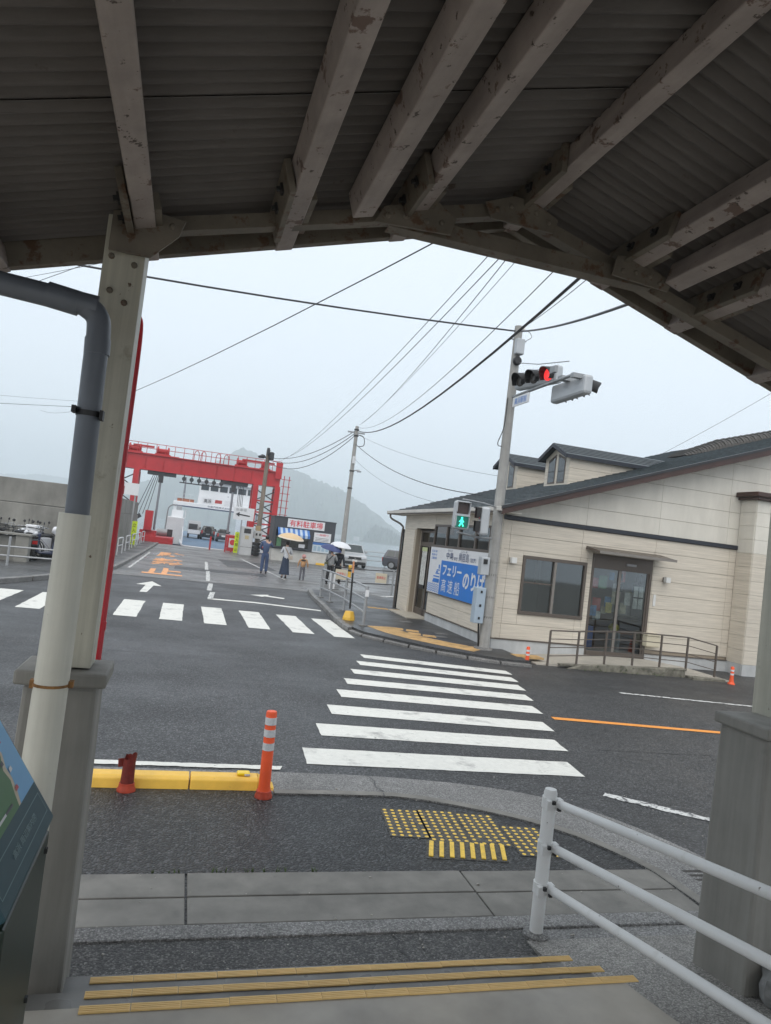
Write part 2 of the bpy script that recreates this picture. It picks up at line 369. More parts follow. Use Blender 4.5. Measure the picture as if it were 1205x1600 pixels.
struct('ramp', MB().add([(1.97,3.42,.012),(3.75,3.42,.012),(3.75,1.22,.3),(1.975,1.22,.3),(1.97,3.42,-.05),(3.75,3.42,-.05),(3.75,1.22,-.05),(1.975,1.22,-.05)],
    [(0,1,2,3),(4,7,6,5),(0,4,5,1),(1,5,6,2),(2,6,7,3),(3,7,4,0)]), exposed_m)
rk = MB().sphere((0,0,0), .14, 12, 8, (1.2,.9,.95))
for i, v in enumerate(rk.v): rk.v[i] = v*(1+.25*mnoise.noise(v*9)+.12*mnoise.noise(v*23))
rk.xf(Matrix.Translation((2.93,2.66,.18)))
solo('rock', rk, mat('grey_rock', (.24,.24,.235), .8, var=(12,.6,1.3), bump=(40,.5,.01)), 'pale grey rock lying against the foot of the concrete pier', 'rock', (2.93,2.66,.1), smooth=True)

# far pavement in front of the ticket building
fk = smooth_path([(4.35,24.2),(4.12,22.2),(3.92,19.15),(3.70,16.2),(3.72,14.74),(4.0,14.1),(4.35,13.62),(4.8,13.05),(5.36,12.62),(5.9,12.3),(6.5,12.2)], 5)
fpoly = [(p.x,p.y) for p in fk] + [(6.5,13.7),(6.24,13.7),(6.24,20.3),(7.3,20.3),(9,23.4),(6.6,24.0)]
struct('far_pavement', MB().prism(fpoly, -.02, .10), asphalt('pavement_asphalt', .02, .075, 60, .3, .55, .003, (.6,.8,1.2), (.98,.99,1.03)))
kb = offset_path(fk, -.13) ; kerb = MB()
kpath = [Vector((p.x,p.y)) for p in fk]
fkerb = struct('far_kerb', MB().prism([(p.x,p.y) for p in fk]+[(p.x,p.y) for p in offset_path(fk,.02)[::-1]], -.02, .06), gutter_m)
rs = resamp(kpath, 22); ro = resamp(offset_path(kpath,-.14), 22)
for i in range(22):
    a, b, c, d = rs[i], rs[i+1], ro[i+1], ro[i]; e = .03
    q = [a.lerp(b,e), a.lerp(b,1-e), d.lerp(c,1-e), d.lerp(c,e)]
    part(fkerb, 'kerbstone', MB().prism([(p.x,p.y) for p in q], -.02, .105 if i < 15 else .05), gutter_m, bevel=.012)
# left pavement by the sea wall
lk = smooth_path([(-30,17.2),(-8,17.6),(-4.6,18.0),(-3.7,19.6),(-3.2,21.6),(-2.5,24.6),(-2.3,27),(-2.1,40),(-1.98,52.5)], 4)
struct('left_pavement', MB().prism([(p.x,p.y) for p in lk]+[(-2.9,53.2),(-4.8,53.6),(-30,53.6)], -.02, .10), asphalt('left_pavement_asphalt', .05, .13, 50, .3, .6, .003, (.5,.75,1.2)))
lkerb = struct('left_kerb', MB().prism([(p.x,p.y) for p in offset_path(lk,.0)]+[(p.x,p.y) for p in offset_path(lk,.02)[::-1]], -.02, .06), gutter_m)
rs = resamp([Vector((p.x,p.y)) for p in lk], 44); ro = resamp(offset_path([Vector((p.x,p.y)) for p in lk],-.16), 44)
for i in range(14, 44):
    a, b, c, d = rs[i], rs[i+1], ro[i+1], ro[i]; e = .02
    q = [a.lerp(b,e), a.lerp(b,1-e), d.lerp(c,1-e), d.lerp(c,e)]
    part(lkerb, 'kerbstone', MB().prism([(p.x,p.y) for p in q], -.02, .12), gutter_m, bevel=.015)

# painted markings
def ragged(poly, step=.12, amp=.006):
    out = []
    for i, p in enumerate(poly):
        a, b = Vector(p), Vector(poly[(i+1) % len(poly)]); n = max(1, int((b-a).length/step))
        for k in range(n):
            q = a.lerp(b, k/n); out.append((q.x+random.uniform(-amp,amp), q.y+random.uniform(-amp,amp)))
    return out
MZ = .0045
STRIPES = [[(1.278,6.639),(1.254,6.179),(3.923,6.052),(3.978,6.48)],[(1.562,7.509),(1.538,7.064),(4.206,6.859),(4.265,7.274)],
 [(1.849,8.359),(1.824,7.934),(4.479,7.641),(4.538,8.055)],[(2.142,9.228),(2.117,8.801),(4.779,8.483),(4.831,8.893)],
 [(2.402,9.973),(2.38,9.604),(5.023,9.229),(5.086,9.608)],[(2.665,10.715),(2.652,10.354),(5.251,9.907),(5.311,10.308)],
 [(2.93,11.461),(2.918,11.10),(5.444,10.547),(5.489,10.92)],[(3.162,12.135),(3.151,11.792),(5.633,11.164),(5.668,11.512)]]
for s in STRIPES: part(road, 'crossing_stripe', MB().sheet(ragged(s, .1, .005), MZ), white_line_m)
for i in range(9):                       # second crossing over the ferry road
    x = -3.75 + .86*i; y1 = 17.35 - .055*max(0,i-3)**1.5; y0 = 14.58 - .05*max(0,i-3)**1.5
    if i == 8: x -= .05
    part(road, 'crossing_stripe', MB().sheet(ragged([(x,y0),(x+.43,y0-.01),(x+.45,y1),(x-.02,y1)], .2, .008), MZ), white_line_m)
part(road, 'crossing_stripe', MB().sheet(ragged([(-4.65,14.6),(-4.22,14.6),(-4.2,17.2),(-4.66,17.2)], .2, .01), MZ), white_line_m)
part(road, 'edge_line', MB().sheet(ragged([(-9,6.13),(1.0,6.0),(1.03,6.09),(-9,6.235)], .07, .007), MZ+.002), mat('edge_white', (.66,.655,.61), .55, var=(14,.9,1.05), spot=((.14,.14,.14), 24, .62, .05), bump=(90,.3,.003)))
part(road, 'centre_line', MB().sheet(ragged([(4.80,8.22),(9.5,7.62),(30,5.6),(30,5.72),(9.5,7.72),(4.82,8.35)], .2, .004), MZ), orange_line_m)
part(road, 'edge_line', MB().sheet(ragged([(3.80,5.55),(4.5,5.0),(5.2,4.55),(5.24,4.63),(4.56,5.09),(3.87,5.64)], .05, .014), MZ), worn_line_m)
part(road, 'edge_line', MB().sheet(ragged([(7.1,10.18),(9.3,9.78),(20,8),(20,8.1),(9.3,9.87),(7.1,10.27)], .1, .008), MZ), worn_line_m)
# ferry road: lane line, stop line, arrows, orange lettering
for y0, y1 in ((19.0,20.9),(21.3,23.8),(24.6,29.5),(30.3,36)):
    x = .78+.016*(y0-19); part(road, 'lane_line', MB().sheet(ragged([(x-.06,y0),(x+.08,y0),(x+.2,y1),(x+.06,y1)], .3, .008), .0105), worn_line_m)
part(road, 'stop_line', MB().sheet(ragged([(.72,18.95),(1.9,19.0),(3.62,18.45),(3.66,18.72),(1.95,19.28),(.74,19.22)], .2, .008), MZ+.001), white_line_m)
part(road, 'arrow_marking', MB().sheet([(-.98,19.3),(-.80,19.36),(-.72,21.3),(-.5,21.3),(-.82,22.6),(-1.2,21.3),(-.94,21.3)], MZ), white_line_m)
part(road, 'arrow_marking', MB().sheet([(2.95,20.85),(3.02,21.15),(2.55,21.45),(2.62,21.75),(2.0,21.25),(2.33,20.95),(2.42,21.15)], MZ), white_line_m)
for ch, y0, y1 in (('止',25.5,28.9),('禁',30.6,35.4),('駐',36.8,41.6)):
    text(road, ch, 1.35, y1-y0, (-1.32,y0,.011), (1,0,0), (0,1,0), worn_orange_m, .03, 'lettering')
for q in ([(-1.9,27.2),(-1.8,27.2),(-1.7,40),(-1.8,40)], [(4.0,29.0),(4.1,29.1),(3.3,43.5),(3.2,43.5)], [(4.0,29.0),(6.6,28.1),(6.62,28.2),(4.1,29.1)], [(6.1,23.75),(8.2,26.1),(8.0,26.25),(5.9,23.9)],
          [(4.6,31.5),(9.0,32.9),(9.0,33.0),(4.6,31.6)], [(4.3,35),(9.3,36.3),(9.3,36.4),(4.3,35.1)], [(4.2,38.6),(9.5,39.8),(9.5,39.9),(4.2,38.7)], [(12.2,33),(12.3,33),(10,45),(9.9,45)], [(4.4,26.2),(7.2,25.6),(7.2,25.7),(4.4,26.3)]):
    part(road, 'bay_line', MB().sheet(ragged(q, .4, .01), .0105), worn_line_m)
# asphalt repair patches and wheel tracks on the ferry road
for q, z in (([(-.3,29),(3.4,29.6),(3.4,31.2),(-.3,30.7)], .0075), ([(2.0,34),(4.4,34.4),(4.2,40.5),(1.8,40)], .0076), ([(-2.2,22),( -1.4,22.1),(-1.5,23.8),(-2.25,23.8)], .002)):
    part(road, 'repair_patch', MB().sheet(ragged(q, .3, .02), z), road_m)
jm = MB()
for y, x0, x1 in ((10.9,-9,2.1),(6.95,4.6,12)):
    pts = [(x0+(x1-x0)*k/40, y-.02*k/4*(x0 > 0)+random.uniform(-.012,.012)) for k in range(41)]
    for a, b in zip(pts, pts[1:]): jm.quad((a[0],a[1]-.006,.003),(b[0],b[1]-.006,.003),(b[0],b[1]+.006,.003),(a[0],a[1]+.006,.003))
part(road, 'paving_joint', jm, mat('tar_joint', (.018,.018,.02), .5))

# tactile paving on the near pavement (warning studs, guide bars)
TA = math.atan2(-.12, 1)
def tactile_group():
    t = thing('tactile_paving', 'yellow warning studs and guide bars set on dark asphalt pavement at the zebra crossing', 'tactile paving', (1.7,5.0,.006))
    glue = mat('glue_residue', (.085,.08,.066), .7, var=(60,.4,1.6), spot=((.02,.02,.02), 40, .5, .1))
    ux, uy = Vector((math.cos(TA), math.sin(TA), 0)), Vector((-math.sin(TA), math.cos(TA), 0))
    def patch(org, nx, ny, pitch):
        b = MB(); p = MB(); o = Vector(org)
        for i in range(nx):
            for j in range(ny):
                c = o + ux*(i+.5)*pitch + uy*(j+.5)*pitch*.95
                if random.random() < .02: continue
                p.lathe([(.019,.004),(.0175,.008),(.012,.0115)], c, 8)
        q = [o, o+ux*nx*pitch, o+ux*nx*pitch+uy*ny*pitch*.95, o+uy*ny*pitch*.95]
        b.add([(*v.xy,.0035+.006) for v in q], [(0,1,2,3)])
        tl = part(t, 'stud_tile', b, glue); pp = part(tl, 'studs', p, stud_m); pp['kind'] = 'stuff'
    P = .058
    patch((1.59,4.70,0), 5, 9, P); patch((1.86,4.63,0), 5, 10, P); patch((2.15,4.57,0), 5, 10, P); patch((2.43,4.40,0), 5, 9, P)
    b = MB(); o = Vector((1.74,4.375,0))
    q = [o, o+ux*.56, o+ux*.60+uy*.28, o+ux*.06+uy*.28]
    b.add([(*v.xy,.0085) for v in q], [(0,1,2,3)]); part(t, 'bar_tile', b, glue)
    for k in range(8):
        c = o + ux*(.035+.0715*k) + uy*.02; d = c + uy*.235 + ux*.055
        part(t, 'guide_bar', MB().bar((c.x,c.y,.0125), (d.x,d.y,.0125), .03, .009), stud_m, bevel=.003)
tactile_group()

# far pavement tactile tiles
tt = thing('tactile_path', 'worn ochre tactile tiles curving along the far kerb beside the signal pole', 'tactile paving', (4.6,14,.1))
tp = resamp([Vector(p) for p in ((4.12,15.45),(4.3,14.6),(4.62,13.95),(5.05,13.38),(5.62,12.85))], 10)
def slab_tile(t, c, d, w, z, m, n=4):
    s_ = Vector((-d.y, d.x)); b = MB(); h = w/2*.97
    b.prism([tuple(c+d*a*h+s_*e*h) for a, e in ((-1,-1),(1,-1),(1,1),(-1,1))], z-.03, z+.004)
    for k in range(n):
        o = -h*.75+k*h*1.5/(n-1); p = c+s_*o
        b.bar((*(p-d*h*.85),z+.006), (*(p+d*h*.85),z+.006), w*.1, .006)
    part(t, 'tactile_tile', b, m)
for i in range(10):
    a, b = tp[i], tp[i+1]; d = (b-a).normalized(); s_ = Vector((-d.y, d.x)); c = (a+b)/2
    for e in (.0,1):
        slab_tile(tt, c+s_*(e*.31+.12), d, .305, .102, tactile_m)
for c in ((4.78,15.35),(5.1,15.2),(5.0,14.75),(5.28,14.55)): slab_tile(tt, Vector(c), Vector((.95,-.3)).normalized(), .3, .102, tactile_m)
for c in ((6.55,12.75),(6.86,12.78)): slab_tile(tt, Vector(c), Vector((1,0)), .3, .104, tactile_m)
for c in ((5.35,19.7),(5.65,19.65),(6.0,19.6)): slab_tile(tt, Vector(c), Vector((1,0)), .3, .102, tactile_m)
hc = MB()
for x, y in ((5.45,16.9),(5.75,15.1),(5.55,14.6)): hc.box(x-.13, x+.13, y-.1, y+.1, .09, .108)
struct('valve_covers', hc, gutter_m)

# kerb block, broken post, delineator post
t = thing('kerb_block', 'yellow painted concrete kerb blocks edging the dark pavement', 'kerb', (0,5.7,0))
for x0, x1 in ((-4.2,-2.55),(-2.54,-.9),(-.89,.245),(.255,.86)):
    b = MB(); z = .088; ta = .10 if x1 > .8 else 0
    prof = [(5.50,0),(5.525,z-.02),(5.55,z),(5.66,z),(5.69,z-.02),(5.71,0)]
    b.prism([(p[0],p[1]) for p in prof], x0, x1-ta, 'yz')
    part(t, 'block', b, yellow_m, smooth=False, bevel=.008)
    if ta: 
        e = MB(); n = len(prof); e.add([(x1-ta+.0005,p[0],p[1]) for p in prof]+[(x1+.03,5.51+(p[0]-5.50)*.9,min(p[1],.012)) for p in prof], [[i,(i+1)%n,(i+1)%n+n,i+n] for i in range(n)]+[list(range(n))[::-1],list(range(n,2*n))])
        part(t, 'end_block', e, yellow_m)
rf = MB().box(.60,.70,5.57,5.65,.088,.112)
o = part(t, 'reflector', rf, mat('reflector_yellow',(.8,.55,.0),.3), bevel=.012)
part(o, 'reflector_lens', MB().box(.655,.695,5.564,5.57,.093,.108), reflect_m)
def delineator(name, label, loc, h, r, cat, rz=0):
    t = thing(name, label, cat, loc, rz)
    part(t, 'base_flange', MB().lathe([(r*1.5,0),(r*1.5,.012),(r*1.32,.03),(r*1.3,.05),(r*1.1,.055)], (0,0,0), 20), flange_m, True, local=True)
    part(t, 'tube', MB().lathe([(r*1.12,.055),(r,.09),(r*.93,h-.015),(r*.82,h-.002),(r*.4,h)], (0,0,0), 20), orange_m, True, local=True)
    for z in (h*.55, h*.705, h*.845):
        part(t, 'reflective_band', MB().lathe([(r*.985,z),(r*.975,z+h*.085)], (0,0,0), 20), reflect_m, True, local=True)
    return t
d = delineator('delineator_post', 'orange rubber delineator post with three silver bands beside the yellow kerb', (.79,5.38,.006), .64, .044, 'delineator'); d.rotation_euler = (0,R(-1.2),0)
t = thing('broken_delineator', 'snapped dark red delineator stub standing at the yellow kerb', 'delineator', (-.19,5.46,.006))
part(t, 'base_flange', MB().lathe([(.066,0),(.066,.012),(.056,.03),(.054,.055)], (0,0,0), 18), flange_m, True, local=True)
b = MB(); n = 16
for i, (r, z) in enumerate(((.048,.05),(.045,.12),(.043,.2),(.044,.25))):
    for k in range(n):
        a = 2*math.pi*k/n; zz = z + (random.uniform(-.025,.02)+.02*math.cos(a) if i == 3 else 0); b.v.append(Vector((r*math.cos(a)*(1+.08*(i==3)*math.cos(a)), r*math.sin(a)*.85, zz)))
for i in range(3):
    for k in range(n): b.f.append([i*n+k, i*n+(k+1)%n, (i+1)*n+(k+1)%n, (i+1)*n+k])
b.lathe([(.036,.2),(.02,.21)], (0,0,0), n); part(t, 'torn_tube', b, oldred_m, local=True)
part(t, 'torn_flap', MB().bar((-.05,0,.17),(-.055,.01,.225),.05,.012), oldred_m, local=True)

# ------------------------------------------------------------------ station canopy
t = thing('station_canopy', 'old gabled canopy with corrugated sheets on peeling painted beams and steel truss', 'canopy', (1.4,0,0))
RX, RZ, SL = 1.40, 3.80, .31          # ridge position, sheet height at the ridge, slope
def roof_z(x): return RZ - SL*abs(x-RX)
ys = [3.46,2.96,2.34,1.72,1.10,.48,-.14,-.76,-1.38,-2.0,-2.62,-3.24]
for k in range(len(ys)-1):
    ya, yb = ys[k+1]-.066, ys[k]
    for sgn in (-1, 1):
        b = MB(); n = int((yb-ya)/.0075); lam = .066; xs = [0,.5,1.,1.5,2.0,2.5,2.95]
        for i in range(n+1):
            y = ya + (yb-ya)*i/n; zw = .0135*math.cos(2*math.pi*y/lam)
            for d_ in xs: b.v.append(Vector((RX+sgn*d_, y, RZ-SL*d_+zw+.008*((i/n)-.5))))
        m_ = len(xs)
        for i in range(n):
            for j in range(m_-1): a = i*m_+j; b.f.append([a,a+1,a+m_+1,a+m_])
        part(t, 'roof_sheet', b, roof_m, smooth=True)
rc = MB()
for k in range(7): rc.prism([(RX-.18,RZ-.03),(RX,RZ+.05),(RX+.18,RZ-.03),(RX+.18,RZ-.02),(RX,RZ+.06),(RX-.18,RZ-.02)], 3.47-(k+1)*.96, 3.465-k*.96, 'xz')
part(t, 'ridge_cap', rc, roof_m)
PW, PH = .084, .105
angL, angR = math.atan(SL), -math.atan(SL)
def purlin(x, y1, z_adj=0, dep=PH, w=PW, y0=-3.2, tilt=True):
    a = 0 if not tilt or abs(x-RX) < .05 else (angL if x < RX else angR)
    nz = Vector((-math.sin(a),0,math.cos(a))); top = Vector((x,0,roof_z(x)-.014+z_adj)); c = top-nz*(dep/2)
    xo = .03*(x < RX)   # beams run very slightly askew
    b = MB(); b.bar((c.x+xo,y0,c.z), (c.x,y1,c.z), w, dep, nz)
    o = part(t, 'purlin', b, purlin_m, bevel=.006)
    return o, c, nz, a
TY = 3.12
pos = [-.94,-.345,.245,.79,1.405,1.985,2.47,3.05,3.7]
for i, x in enumerate(pos):
    o, c, nz, a = purlin(x, 3.40)
    if i in (1,2,3,4,5,6):                       # bolted cleats clasping the purlin over the truss
        sx = Vector((math.cos(a),0,math.sin(a)))
        for sg in (-1,1):
            pl = c + sx*sg*(PW/2+.016) - nz*.012
            q = part(o, 'cleat', MB().bar((pl.x,TY-.42+.16*(sg>0),pl.z), (pl.x,TY+.10,pl.z), .028, .13 if sg < 0 else .07, nz), steel_m, bevel=.004)
            if sg < 0:
                for yy in (TY-.30, TY-.12):
                    p = pl - sx*.018; bb = MB()
                    bb.bar((p.x,yy-.018,p.z),(p.x,yy+.018,p.z),.012,.036,nz).bar((p.x-.006,yy-.008,p.z),(p.x-.006,yy+.008,p.z),.03,.016,nz); part(o, 'cleat_bolt', bb, bolt_m)
for x in (.535,2.19):
    purlin(x, 3.02, -.012, .11, .095)
# truss: rafters as steel angles, collar tie, gusset plates with rivets
def angle_bar(a, b, leg=.062, th=.009, nd=(0,0,1)):
    a, b = Vector(a), Vector(b); mb = MB(); d = (b-a).normalized(); up = Vector((0,1,0)).cross(d)*-1
    if up.z < 0: up = -up
    mb.bar(a, b, th, leg, up)                                   # upright leg
    off = -up*(leg/2-th/2)+Vector((0,leg/2,0)); mb.bar(a+off, b+off, leg, th, up); return mb
zr = lambda x: 3.66-.285*abs(x-1.33)
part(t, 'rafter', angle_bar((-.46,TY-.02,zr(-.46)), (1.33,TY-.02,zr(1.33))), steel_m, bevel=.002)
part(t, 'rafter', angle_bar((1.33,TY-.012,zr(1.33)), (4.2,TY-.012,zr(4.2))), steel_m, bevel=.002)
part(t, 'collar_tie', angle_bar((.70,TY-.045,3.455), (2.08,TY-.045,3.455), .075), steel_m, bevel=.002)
part(t, 'end_rafter', MB().bar((1.40,3.38,3.742),(-2.0,3.38,3.742-3.4*.31),.05,.11,(0.29,0,.95)), steel_m, bevel=.004)
part(t, 'end_rafter', MB().bar((1.401,3.38,3.742),(4.6,3.38,3.742-3.2*.31),.05,.11,(-.29,0,.95)), steel_m, bevel=.004)
part(t, 'gable_closure', MB().prism([(1.1,3.655),(1.7,3.655),(1.52,3.745),(1.4,3.785),(1.28,3.745)], 3.405, 3.425, 'xz'), steel_m)
def gusset(poly, y, rivets):
    g_ = part(t, 'gusset_plate', MB().prism(poly, y-.006, y+.006, 'xz'), steel_m, bevel=.002)
    for x, z in rivets: part(g_, 'rivet', MB().lathe([(.013,0),(.013,-.006),(.007,-.012)], (x,y-.006,z), 8, 'y'), steel_m, True)
gusset([(1.18,3.56),(1.50,3.56),(1.52,3.63),(1.38,3.69),(1.28,3.69),(1.14,3.63)], TY-.062, [(1.2,3.605),(1.27,3.635),(1.40,3.635),(1.47,3.605),(1.33,3.60)])
gusset([(.62,3.40),(.98,3.42),(1.0,3.50),(.9,3.56),(.66,3.48)], TY-.09, [(.68,3.44),(.76,3.455),(.86,3.455),(.93,3.465)])
gusset([(1.82,3.42),(2.14,3.40),(2.16,3.45),(1.95,3.54),(1.84,3.52)], TY-.09, [(1.88,3.45),(1.95,3.455),(2.03,3.455),(2.09,3.43)])
gusset([(-.44,3.03),(-.28,3.03),(-.18,3.14),(-.16,3.21),(-.3,3.22),(-.44,3.19)], TY-.10, [(-.37,3.10),(-.21,3.175)])
# posts and their concrete piers
def post(x0, x1, y0, y1, zt):
    b = MB().box(x0, x1, y0, y0+.012, 1.36, zt).box(x0, x1, y1-.012, y1, 1.36, zt).box((x0+x1)/2-.035,(x0+x1)/2+.035,y0+.01,y1-.01,1.36,zt)
    o = part(t, 'post', b, paint_post_m, bevel=.003)
    for z in (3.03,2.86,2.66):
        for x in (x0+.05, x1-.05): part(o, 'post_bolt', MB().lathe([(.014,0),(.014,-.008),(.008,-.014)], (x,y0,z+(.02 if x > (x0+x1)/2 else 0)), 8, 'y'), steel_m, True)
    return o
b = MB().box(-.462,-.302,3.06,3.22,1.36,3.19)
o = part(t, 'post', b, paint_post_m, bevel=.004)
for x, z in ((-.43,3.02),(-.34,3.0),(-.36,2.84),(-.43,2.7),(-.42,2.88)): part(o, 'post_bolt', MB().lathe([(.013,0),(.013,-.007),(.007,-.013)], (x,3.06,z), 8, 'y'), steel_m, True)
part(t, 'post', MB().box(2.995,3.15,3.0,3.14,1.33,3.15), paint_post_m, bevel=.004)
def pier(x0, x1, y0, y1, z0, z1, ov):
    b = MB(); f = .02
    b.add([(x0-f,y0-f,z0),(x1+f,y0-f,z0),(x1+f,y1+f,z0),(x0-f,y1+f,z0),(x0,y0,z1-.058),(x1,y0,z1-.058),(x1,y1,z1-.058),(x0,y1,z1-.058)],
          [(0,3,2,1),(4,5,6,7),(0,1,5,4),(1,2,6,5),(2,3,7,6),(3,0,4,7)])
    o = part(t, 'pier', b, pedestal_m, bevel=.018)
    part(o, 'pier_cap', MB().box(x0-ov,x1+ov,y0-ov,y1+ov,z1-.0575,z1), pedestal_m, bevel=.01)
pier(-.535,-.262,3.03,3.27,.0,1.352,.032); pier(2.765,3.16,2.78,3.10,.0,1.335,.022)

# rainwater pipe in front of the post
t = thing('downpipe', 'grey plastic rainwater pipe ending in a cream painted sleeve before the canopy post', 'downpipe', (-.42,2.85,.3))
pp = [(-1.9,2.93,2.865),(-.55,2.85,2.755),(-.47,2.85,2.745),(-.425,2.85,2.715),(-.41,2.85,2.66),(-.408,2.85,2.5),(-.398,2.85,1.95)]
part(t, 'pipe', MB().tube(smooth_path(pp, 5), .043, 20), pvc_m, True)
[part(t, 'elbow_collar', MB().tube(q, .0465, 20), pvc_m, True) for q in ([(-.60,2.85,2.762),(-.49,2.85,2.748)], [(-.409,2.85,2.63),(-.406,2.85,2.57)])]
part(t, 'cable_tie', MB().tube([(-.404,2.85,2.335),(-.404,2.85,2.355)], .047, 20).box(-.46,-.445,2.80,2.85,2.34,2.365).box(-.362,-.35,2.80,2.85,2.325,2.36), darkband_m)
part(t, 'sleeve', MB().tube([(-.405,2.85,1.97),(-.407,2.85,1.4),(-.412,2.85,.8),(-.415,2.85,.3)], [.056,.060,.064,.065], 24), sleeve_m, True)
part(t, 'rusty_clamp', MB().tube([(-.409,2.85,1.335),(-.409,2.85,1.345)], .0635, 20).box(-.478,-.462,2.83,2.86,1.325,1.355).box(-.352,-.332,2.84,2.87,1.33,1.355), rust_m)

# red framed sign behind the post
t = thing('red_sign_frame', 'slim red tubular sign frame with white panel hidden behind the canopy post', 'sign frame', (-.41,3.55,0))
red_m = mat('red_gloss', (.50,.018,.03), .35, var=(3,.85,1.1))
fr = smooth_path([(-.325,3.55,2.15),(-.325,3.55,2.8),(-.345,3.55,2.93),(-.385,3.55,2.985),(-.41,3.55,2.99),(-.435,3.55,2.985),(-.475,3.55,2.93),(-.487,3.55,2.8),(-.487,3.55,2.15)], 5)
part(t, 'frame', MB().tube(fr, .0105, 12), red_m, True)
for x in (-.325,-.487): 
    o = part(t, 'leg', MB().lathe([(.016,0),(.016,2.13),(.0105,2.17)], (x,3.55,0), 14), red_m, True)
    [part(o, 'collar', MB().lathe([(.019,z),(.019,z+.04)], (x,3.55,0), 14), red_m, True) for z in (1.44,2.08)]
o = part(t, 'panel', MB().box(-.472,-.349,3.54,3.556,2.16,2.86), mat('white_sign', (.72,.72,.70), .4))
gtxt = mat('sign_green', (.03,.16,.10), .5)
for k in range(6): part(o, 'panel_mark', MB().box(-.40+.004*(k%2),-.36,3.5365,3.539,2.2+k*.1,2.26+k*.1), gtxt if k < 3 else red_m)

# white handrail at the ramp
t = thing('handrail', 'white painted steel handrail with three rails beside the ramp', 'handrail', (2.05,3.47,0))
for (y, r_) in ((3.47,.036),(1.15,.036)):
    x = 2.05+.075*(3.47-y); zb = 0 if y > 3 else .28
    o = part(t, 'post', MB().lathe([(.036,zb),(.036,zb+.765),(.03,zb+.785),(.01,zb+.79)], (x,y,0), 18), white_rail_m, True)
    part(o, 'base_grout', MB().lathe([(.075,zb+.0),(.07,zb+.022),(.045,zb+.034)], (x,y,0), 14), gutter_m, True)
    for z in (.715,.48,.265):
        part(o, 'clamp', MB().lathe([(.042,z+zb-.028),(.042,z+zb+.028)], (x,y,0), 18).cbox((x-.03,y-.045,z+zb), (.03,.03,.05)).cbox((x+.045,y-.02,z+zb), (.03,.04,.05)), white_rail_m, True)
        [part(o, 'clamp_bolt', MB().cbox(q,(.017,.017,.017)), bolt_m) for q in ((x-.012,y-.063,z+zb+.018),(x+.03,y-.052,z+zb-.02))]
for z in (.715,.48,.265):
    part(t, 'rail', MB().tube([(2.085,3.45,z),(2.085+.075*4.6,3.45-4.6,z+.14*4.6)], .0235, 18), white_rail_m, True)

# map board beside the steps
t = thing('map_board', 'slanted green framed map board on a dark pedestal', 'map board', (-.4,2.08,.3))
green_m = mat('dark_teal_frame', (.014,.055,.070), .55, var=(4,.9,1.1)); dgreen_m = mat('dark_green_steel', (.012,.026,.018), .4, var=(4,.85,1.1))
bx = Vector((-.28,0,1.05)); su = Vector((-.195,0,.30)).normalized(); nn = Vector((.30,0,.195)).normalized(); BL = .62
def bp(s, y, h=0): v = bx+su*s+nn*h; return (v.x, y, v.z)
def plate(y0, y1, s0, s1, h0, h1): 
    v = [bp(s,y,h) for h in (h0,h1) for y, s in ((y0,s0),(y1,s0),(y1,s1),(y0,s1))]
    return MB().add(v, [(0,1,2,3),(7,6,5,4),(0,4,5,1),(1,5,6,2),(2,6,7,3),(3,7,4,0)])
Y0, Y1 = 1.78, 2.375
part(t, 'frame', plate(Y0,Y1,0,BL,-.045,0), green_m, bevel=.006)
o = part(t, 'map_panel', plate(Y0+.02,Y1-.02,.13,BL-.02,.0005,.004), mat('map_blue', (.14,.36,.60), .3))
def flat(poly, h, m, name):
    b = MB(); b.add([bp(s,y,h) for y, s in poly], [list(range(len(poly)))]); return part(o, name, b, m)
# y: along the lower edge (towards +Y = right end as read), s: up the slope
coast = [(2.18,.131),(2.20,.16),(2.215,.20),(2.21,.235),(2.235,.27),(2.225,.31),(2.25,.35),(2.24,.40),(2.27,.45),(2.25,.50),(2.26,.599)]
flat([(Y0+.02,.131)]+coast+[(Y0+.02,.599)], .005, mat('map_sand', (.50,.42,.30), .4), 'map_coast')
flat([(Y0+.02,.131)]+[(y-.022-.008*(i%2),s) for i, (y, s) in enumerate(coast)]+[(Y0+.02,.599)], .006, mat('map_green', (.05,.15,.05), .4), 'map_land')
for i, (y, s) in enumerate(((2.205,.17),(2.23,.22),(2.19,.25),(2.25,.30),(2.22,.34),(2.27,.38),(2.21,.42))):
    flat([(y-.014,s-.006),(y+.014,s-.004),(y+.012,s+.008),(y-.012,s+.006)], .007, [mat('map_red',(.45,.06,.07),.4), mat('map_white',(.6,.6,.6),.4), mat('map_dark',(.05,.05,.06),.4)][i%3], 'map_symbol')
flat([(1.98,.15),(2.05,.15),(2.05,.157),(1.98,.157)], .007, MATS['map_white'], 'map_scale')
flat([(2.05,.15),(2.12,.15),(2.12,.157),(2.05,.157)], .0072, MATS['map_dark'], 'map_scale')
pale = mat('pale_print', (.16,.24,.25), .5)
b = MB()
for y0, y1, s0, s1 in ((Y0+.03,Y1-.03,.035,.0375),(Y0+.03,Y1-.03,.095,.0975),(Y0+.03,Y0+.0325,.035,.0975),(Y1-.0325,Y1-.03,.035,.0975)): b.add([bp(s,y,.001) for y, s in ((y0,s0),(y1,s0),(y1,s1),(y0,s1))], [(0,1,2,3)])
part(t, 'border_line', b, pale)
text(t, '高浜 周辺案内図', .26, .02, bp(.056,Y0+.2,.0015), (0,1,0), su, pale, .01)
part(t, 'pedestal', MB().box(-.62,-.285,1.80,2.35,.3,1.02), dgreen_m, bevel=.006)
[part(t, 'pedestal_bolt', MB().cbox((-.283,2.30,z),(.012,.014,.014)), bolt_m) for z in (.98,.55)]

